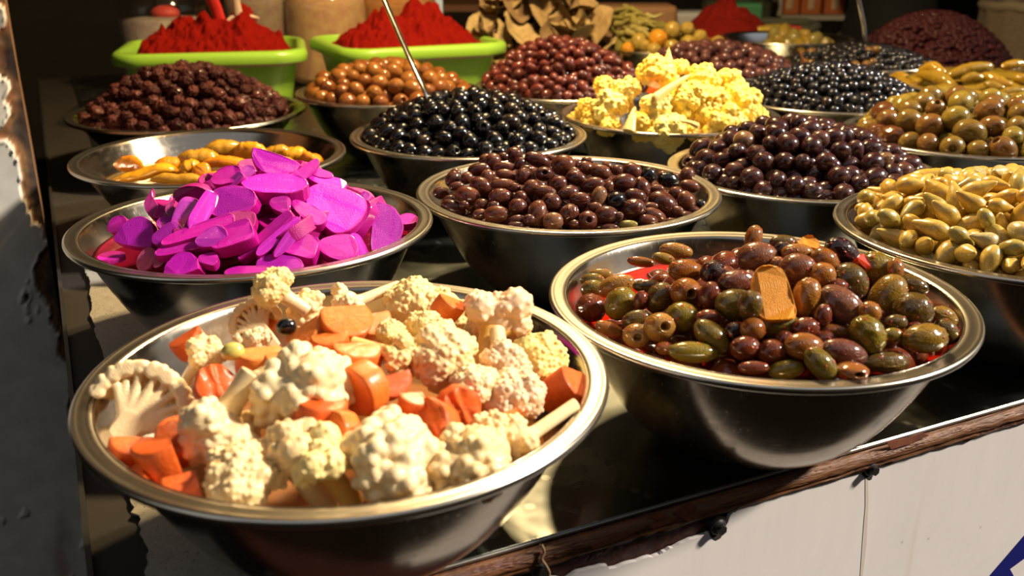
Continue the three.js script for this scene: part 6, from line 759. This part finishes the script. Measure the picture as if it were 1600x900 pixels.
// ---------------------------------------------------------------- far background
const box = (name, label, cat, px, py, fwd, w, h, d, mat, turn = 0) => { const p = at(px, py, fwd), m = solo(name, new RoundedBoxGeometry(w, h, d, 3, Math.min(w, h, d) * 0.12), mat, label, cat); m.position.copy(p); if (p.y - h / 2 > 0.5) m.position.y = TOP + h / 2; m.rotation.y = turn; return m; };
{
  const wallWood = std({ name: 'shelf_wood', color: lin(0.2, 0.125, 0.06), roughness: 0.7, map: WOOD });
  const shelf = thing('back_table', 'low wooden back table behind the leaves, with a pale front edge', 'table', V(0, 0, 0)); const p = at(745, 13, 3.85);
  part('table_top', new THREE.BoxGeometry(0.9, 0.025, 0.5).translate(p.x - 0.05, p.y, p.z - 0.25), wallWood, shelf); for (const [dx, dz] of [[-0.46, -0.03], [0.36, -0.03], [-0.46, -0.46], [0.36, -0.46]]) part('leg', new THREE.BoxGeometry(0.05, p.y - 0.012, 0.05).translate(p.x + dx, (p.y - 0.012) / 2, p.z + dz), wallWood, shelf);
  box('grey_crate', 'bluish grey crate under the low back table', 'crate', 745, 42, 4.0, 0.34, 0.2, 0.3, std({ name: 'slate_plastic', color: lin(0.06, 0.066, 0.09), roughness: 0.6 })).position.y = 0.1;
  const sk = (name, label, px, fwd, w, h, col, y0, turn, fold) => { // a filled cloth sack with a rolled mouth
    const c = at(px, 30, fwd), o = thing(name, label, 'sack', V(c.x, y0, c.z)), r = rngOf(px), R = w / 2, prof = [[0.001, 0], [R * 0.9, 0], [R * 1.02, 0.05], [R * 1.06, h * 0.4], [R, h * 0.8], [R * 0.96, h * 0.93], [R * 0.99, h * 0.985], [R * 0.93, h], [R * 0.86, h * 0.97], [R * 0.84, h * 0.9], [0.001, h * 0.93]].map(([a, b]) => new THREE.Vector2(a, b));
    const g = new THREE.LatheGeometry(prof, 60); displace(g, (v) => { const a = Math.atan2(v.z, v.x), k = 1 + 0.06 * fbm(Math.cos(a) * 2 + px, v.y * 5, Math.sin(a) * 2, 3) + 0.02 * Math.sin(a * 14 + px) * smooth(v.y, h * 0.6, h * 0.9); v.x *= k; v.z *= k * 0.85; v.y += 0.02 * fbm(v.x * 6, v.z * 6, px, 2); });
    part('sack_cloth', g, std({ name: name + '_cloth_' + px, color: lin(...col), roughness: 0.9, map: grainTex }), o); const rim = new THREE.TorusGeometry(R * 0.95, 0.022, 10, 60).rotateX(PI / 2); displace(rim, (v) => { v.z *= 0.85; v.y += h * 0.97 + 0.018 * fbm(v.x * 8, v.z * 8, px, 2); }); part('rolled_mouth', rim, std({ name: name + '_mouth_' + px, color: lin(...(fold ?? col)), roughness: 0.9, map: grainTex }), o); return o; };
  sk('cloth_sack', 'grey green sack standing behind the far shiny bowl', 1215, 4.2, 0.34, 0.86, [0.12, 0.125, 0.085], 0, 0);
  sk('cloth_sack', 'olive grey sack behind the red paprika heap', 1150, 4.85, 0.34, 0.95, [0.09, 0.1, 0.05], 0, 0);
  sk('cloth_sack', 'off white sack nearest the person in black', 1492, 3.9, 0.3, 0.84, [0.34, 0.29, 0.21], 0, 0);
  sk('burlap_sack', 'brown burlap sack with a pale rolled mouth, right of the raisin heap', 1545, 3.35, 0.36, 0.78, [0.13, 0.085, 0.048], 0, 0, [0.3, 0.24, 0.16]);
  sk('burlap_sack', 'brown burlap sack at the far right edge behind the cucumbers', 1705, 3.0, 0.36, 0.76, [0.11, 0.07, 0.04], 0, 0, [0.22, 0.16, 0.1]);
  sk('burlap_sack', 'far burlap sack above the pale rolled mouth one', 1625, 4.25, 0.5, 0.95, [0.24, 0.18, 0.12], 0, 0, [0.34, 0.28, 0.2]);
  // shelf unit with goods
  const u = thing('goods_shelf', 'shelf unit with a white front edge beside the person in black', 'shelf', V(0, 0, 0)), q = at(1292, 28, 5.0), wht = std({ name: 'white_board', color: lin(0.4, 0.38, 0.34), roughness: 0.6 });
  part('board', new THREE.BoxGeometry(0.42, 0.022, 0.3).translate(q.x - 0.04, q.y, q.z - 0.15), wht, u); part('board', new THREE.BoxGeometry(0.42, 0.022, 0.3).translate(q.x - 0.04, q.y - 0.26, q.z - 0.15), wht, u); for (const dx of [-0.24, 0.16]) part('upright', new THREE.BoxGeometry(0.02, q.y + 0.3, 0.3).translate(q.x + dx, (q.y + 0.3) / 2, q.z - 0.15), wht, u);
  const orange = std({ name: 'orange_card', color: lin(0.42, 0.11, 0.025), roughness: 0.6 }), paleB = std({ name: 'pale_label', color: lin(0.5, 0.34, 0.22), roughness: 0.6 });
  for (const [dx, l] of [[-0.17, 'orange packet on the goods shelf, first of three'], [-0.06, 'orange packet on the goods shelf, second of three'], [0.06, 'orange packet on the goods shelf, third and nearest the person']]) { const o = thing('orange_packet', l, 'packet', V(q.x + dx, q.y + 0.011, q.z - 0.12), 'orange packets on the goods shelf'); part('packet_box', new RoundedBoxGeometry(0.1, 0.16, 0.08, 2, 0.006).translate(0, 0.08, 0), orange, o); part('pale_panel', new THREE.CylinderGeometry(0.026, 0.026, 0.12, 20).translate(0, 0.085, 0.022), paleB, o); }
  const blue = std({ name: 'blue_card', color: lin(0.012, 0.012, 0.07), roughness: 0.5 }); for (const [dx, l] of [[-0.15, 'dark blue packet on the lower shelf, farther from the person'], [-0.02, 'dark blue packet on the lower shelf, nearer the person']]) { const m = solo('blue_packet', new RoundedBoxGeometry(0.09, 0.15, 0.08, 2, 0.008), blue, l, 'packet', 'dark blue packets'); m.position.set(q.x + dx, q.y - 0.26 + 0.011 + 0.075, q.z - 0.1); }
  // far paprika in a red tray, with a yellow and red packet beside it
  const c = at(1133, 52, 3.25), tray = thing('red_tray', 'shallow red tray under the far paprika heap', 'tray', V(c.x, TOP, c.z)); const rg = (e, y) => roundRect(0.42 + e * 2, 0.3 + e * 2, 0.04).map(([a, b]) => [a, y, b]);
  part('tray_wall', loft([rg(-0.04, 0), rg(0, 0.1), rg(0.012, 0.102), rg(0.012, 0.096), rg(0.002, 0.096), rg(-0.036, 0.006), rg(-0.14, 0.006)]), phys({ name: 'tray_red', color: lin(0.42, 0.03, 0.015), roughness: 0.4 }), tray);
  const hp = displace(new THREE.SphereGeometry(0.15, 60, 30, 0, 2 * PI, 0, PI / 2), (v) => { const q2 = Math.hypot(v.x, v.z) / 0.15; v.y = 0.13 * Math.pow(Math.max(0, 1 - q2), 0.75) * (1 + 0.5 * fbm(v.x * 20, v.z * 20, 4, 3)); v.x *= 1.05; }); solo('paprika_heap', hp, phys({ specularIntensity: 0.15, name: 'far_paprika', color: lin(0.17, 0.01, 0.006), roughness: 0.95, map: powderTex }), 'far blurred dark red paprika heap in the red tray', 'paprika', undefined, 'stuff').position.set(c.x, TOP + 0.088, c.z);
  box('yellow_packet', 'yellow packet with red corner behind the far shiny bowl', 'packet', 1203, 48, 3.2, 0.13, 0.13, 0.1, std({ name: 'yellow_card', color: lin(0.4, 0.27, 0.04), roughness: 0.5 }), 0.2); box('red_packet', 'red packet end beside the yellow packet', 'packet', 1234, 45, 3.2, 0.035, 0.13, 0.1, std({ name: 'red_card', color: lin(0.35, 0.03, 0.02), roughness: 0.5 }), 0.2);
  box('white_packet', 'bluish white packet above the pale pepper heap', 'packet', 1085, 17, 3.45, 0.2, 0.155, 0.12, std({ name: 'white_card', color: lin(0.3, 0.31, 0.32), roughness: 0.5 }), 0.1); box('green_packet', 'small green packet behind the far paprika heap', 'packet', 1160, 6, 3.5, 0.12, 0.18, 0.1, std({ name: 'green_card', color: lin(0.03, 0.14, 0.06), roughness: 0.5 }), 0.1); box('brown_carton', 'orange brown carton above the pale green pepper heap', 'carton', 985, 2, 3.35, 0.3, 0.185, 0.16, std({ name: 'brown_card', color: lin(0.22, 0.11, 0.05), roughness: 0.7 }));
  box('blue_bottle_label', 'pale blue upright packet beside the orange brown jar', 'packet', 683, 8, 3.05, 0.035, 0.28, 0.03, std({ name: 'pale_blue', color: lin(0.4, 0.55, 0.75), roughness: 0.4 }));
}
{ // person in black behind the stall
  const c = at(1392, 30, 4.55), o = thing('person', 'person in long black clothes standing behind the raisin heap, hands folded', 'person', V(c.x, 0, c.z)); const F = new Field(V(-0.42, 0, -0.3), V(0.42, 1.5, 0.34), 0.014);
  F.capsule(V(0, 0.08, 0), V(0, 0.75, 0), 0.24, 0.2, 0.05).capsule(V(0, 0.7, 0), V(0, 1.2, 0), 0.185, 0.19, 0.08).capsule(V(-0.14, 1.3, 0), V(0.14, 1.3, 0), 0.085, 0.085, 0.1).capsule(V(0, 1.3, 0), V(0, 1.42, 0.01), 0.08, 0.065, 0.05);
  for (const s of [-1, 1]) F.capsule(V(s * 0.2, 1.31, 0), V(s * 0.27, 1.06, 0.03), 0.072, 0.058, 0.05).capsule(V(s * 0.27, 1.06, 0.03), V(s * 0.07, 1.12, 0.23), 0.056, 0.042, 0.03);
  F.all((x, y, z, f) => Math.max(f + 0.008 * Math.sin(Math.atan2(z, x) * 9 + y * 3) * smooth(1.0 - y, 0, 0.6), 0.01 - y));
  part('black_robe', F.mesh(), std({ name: 'black_cloth', color: lin(0.008, 0.008, 0.009), roughness: 0.9 }), o);
  const K = new Field(V(-0.16, 0, -0.17), V(0.16, 0.46, 0.2), 0.006), skin = phys({ name: 'skin', color: lin(0.42, 0.24, 0.16), roughness: 0.55 });
  K.ellipsoid(V(0, 0.26, 0), V(0.076, 0.112, 0.095), 0.02).ellipsoid(V(0, 0.19, 0.03), V(0.055, 0.06, 0.06), 0.03).capsule(V(0, 0.0, -0.01), V(0, 0.16, -0.01), 0.055, 0.05, 0.03).capsule(V(0, 0.262, 0.088), V(0, 0.225, 0.108), 0.01, 0.014, 0.015).capsule(V(-0.022, 0.186, 0.084), V(0.022, 0.186, 0.084), 0.006, 0.006, 0.008); for (const s of [-1, 1]) K.ellipsoid(V(s * 0.078, 0.245, -0.005), V(0.012, 0.03, 0.018), 0.008).ball(V(s * 0.03, 0.262, 0.078), 0.013, 0.008).capsule(V(s * 0.045, 0.285, 0.075), V(s * 0.015, 0.287, 0.088), 0.006, 0.006, 0.006);
  const head = part('head', K.mesh().translate(0, 1.4, 0), skin, o); for (const s of [-1, 1]) part('eye', new THREE.SphereGeometry(0.008, 12, 8).translate(s * 0.03, 1.661, 0.087), std({ name: 'eye_dark', color: lin(0.02, 0.015, 0.012), roughness: 0.2 }), head);
  const hair = new Field(V(-0.14, 0.1, -0.16), V(0.14, 0.42, 0.14), 0.007); hair.ellipsoid(V(0, 0.282, -0.018), V(0.086, 0.11, 0.1), 0.02); hair.all((x, y, z, f) => Math.max(f, (z - 0.02) - (y - 0.29) * 0.8)); part('hair', hair.mesh().translate(0, 1.4, 0), std({ name: 'dark_hair', color: lin(0.015, 0.011, 0.009), roughness: 0.6 }), o);
  for (const s of [-1, 1]) { const Hn = new Field(V(-0.11, -0.06, -0.07), V(0.11, 0.06, 0.07), 0.004); Hn.capsule(V(s * 0.05, 0, 0), V(s * 0.01, -0.004, 0.012), 0.022, 0.024, 0.01); for (let f = 0; f < 4; f++) { const y = 0.022 - f * 0.014, L = [0.05, 0.058, 0.054, 0.042][f]; Hn.capsule(V(0, y, 0.016), V(-s * L * 0.6, y - 0.003, 0.026), 0.0092, 0.0085, 0.004).capsule(V(-s * L * 0.6, y - 0.003, 0.026), V(-s * L, y - 0.008, 0.012), 0.0085, 0.0072, 0.003); } Hn.capsule(V(s * 0.035, 0.018, 0.012), V(s * 0.005, 0.042, 0.022), 0.01, 0.0085, 0.005); part('hand', Hn.mesh().translate(s * 0.045, 1.115 + s * 0.012, 0.255 + s * 0.015), skin, o); }
}
buildHeaps(blockers);
// two unseen bulbs above the view, placed to light heaps and background
{
  for (const [dx, lab] of [[-0.07, 'unseen bare bulb above the stall, lighting heaps and background, nearer the pillar'], [0.07, 'unseen bare bulb above the stall, lighting heaps and background, farther from the pillar']]) {
    const p = V(0.14 + dx, 1.95, -1.75), o = thing('unseen_hanging_bulb', lab, 'lamp', p);
    const g = new THREE.SphereGeometry(0.04, 24, 16); g.scale(1, 1.15, 1);
    part('bulb_glass', g, std({ name: 'bulb_glow', color: lin(1, 0.8, 0.5), emissive: lin(1, 0.72, 0.36), emissiveIntensity: 18 }), o);
    part('bulb_socket', new THREE.CylinderGeometry(0.018, 0.02, 0.05, 20).translate(0, 0.068, 0), std({ name: 'socket_black', color: lin(0.02, 0.02, 0.02), roughness: 0.5 }), o);
    part('cable', new THREE.CylinderGeometry(0.003, 0.003, 0.45, 8).translate(0, 0.31, 0), std({ name: 'cable_black', color: lin(0.02, 0.02, 0.02), roughness: 0.6 }), o);
    const l = new THREE.PointLight(new THREE.Color(1, 0.72, 0.36), 4.4); l.position.copy(p); l.shadow.radius = 1.9; l.castShadow = true; l.name = 'bulb'; scene.add(l);  // light of the unseen bulb
  }
}
renderer.render(scene, camera);
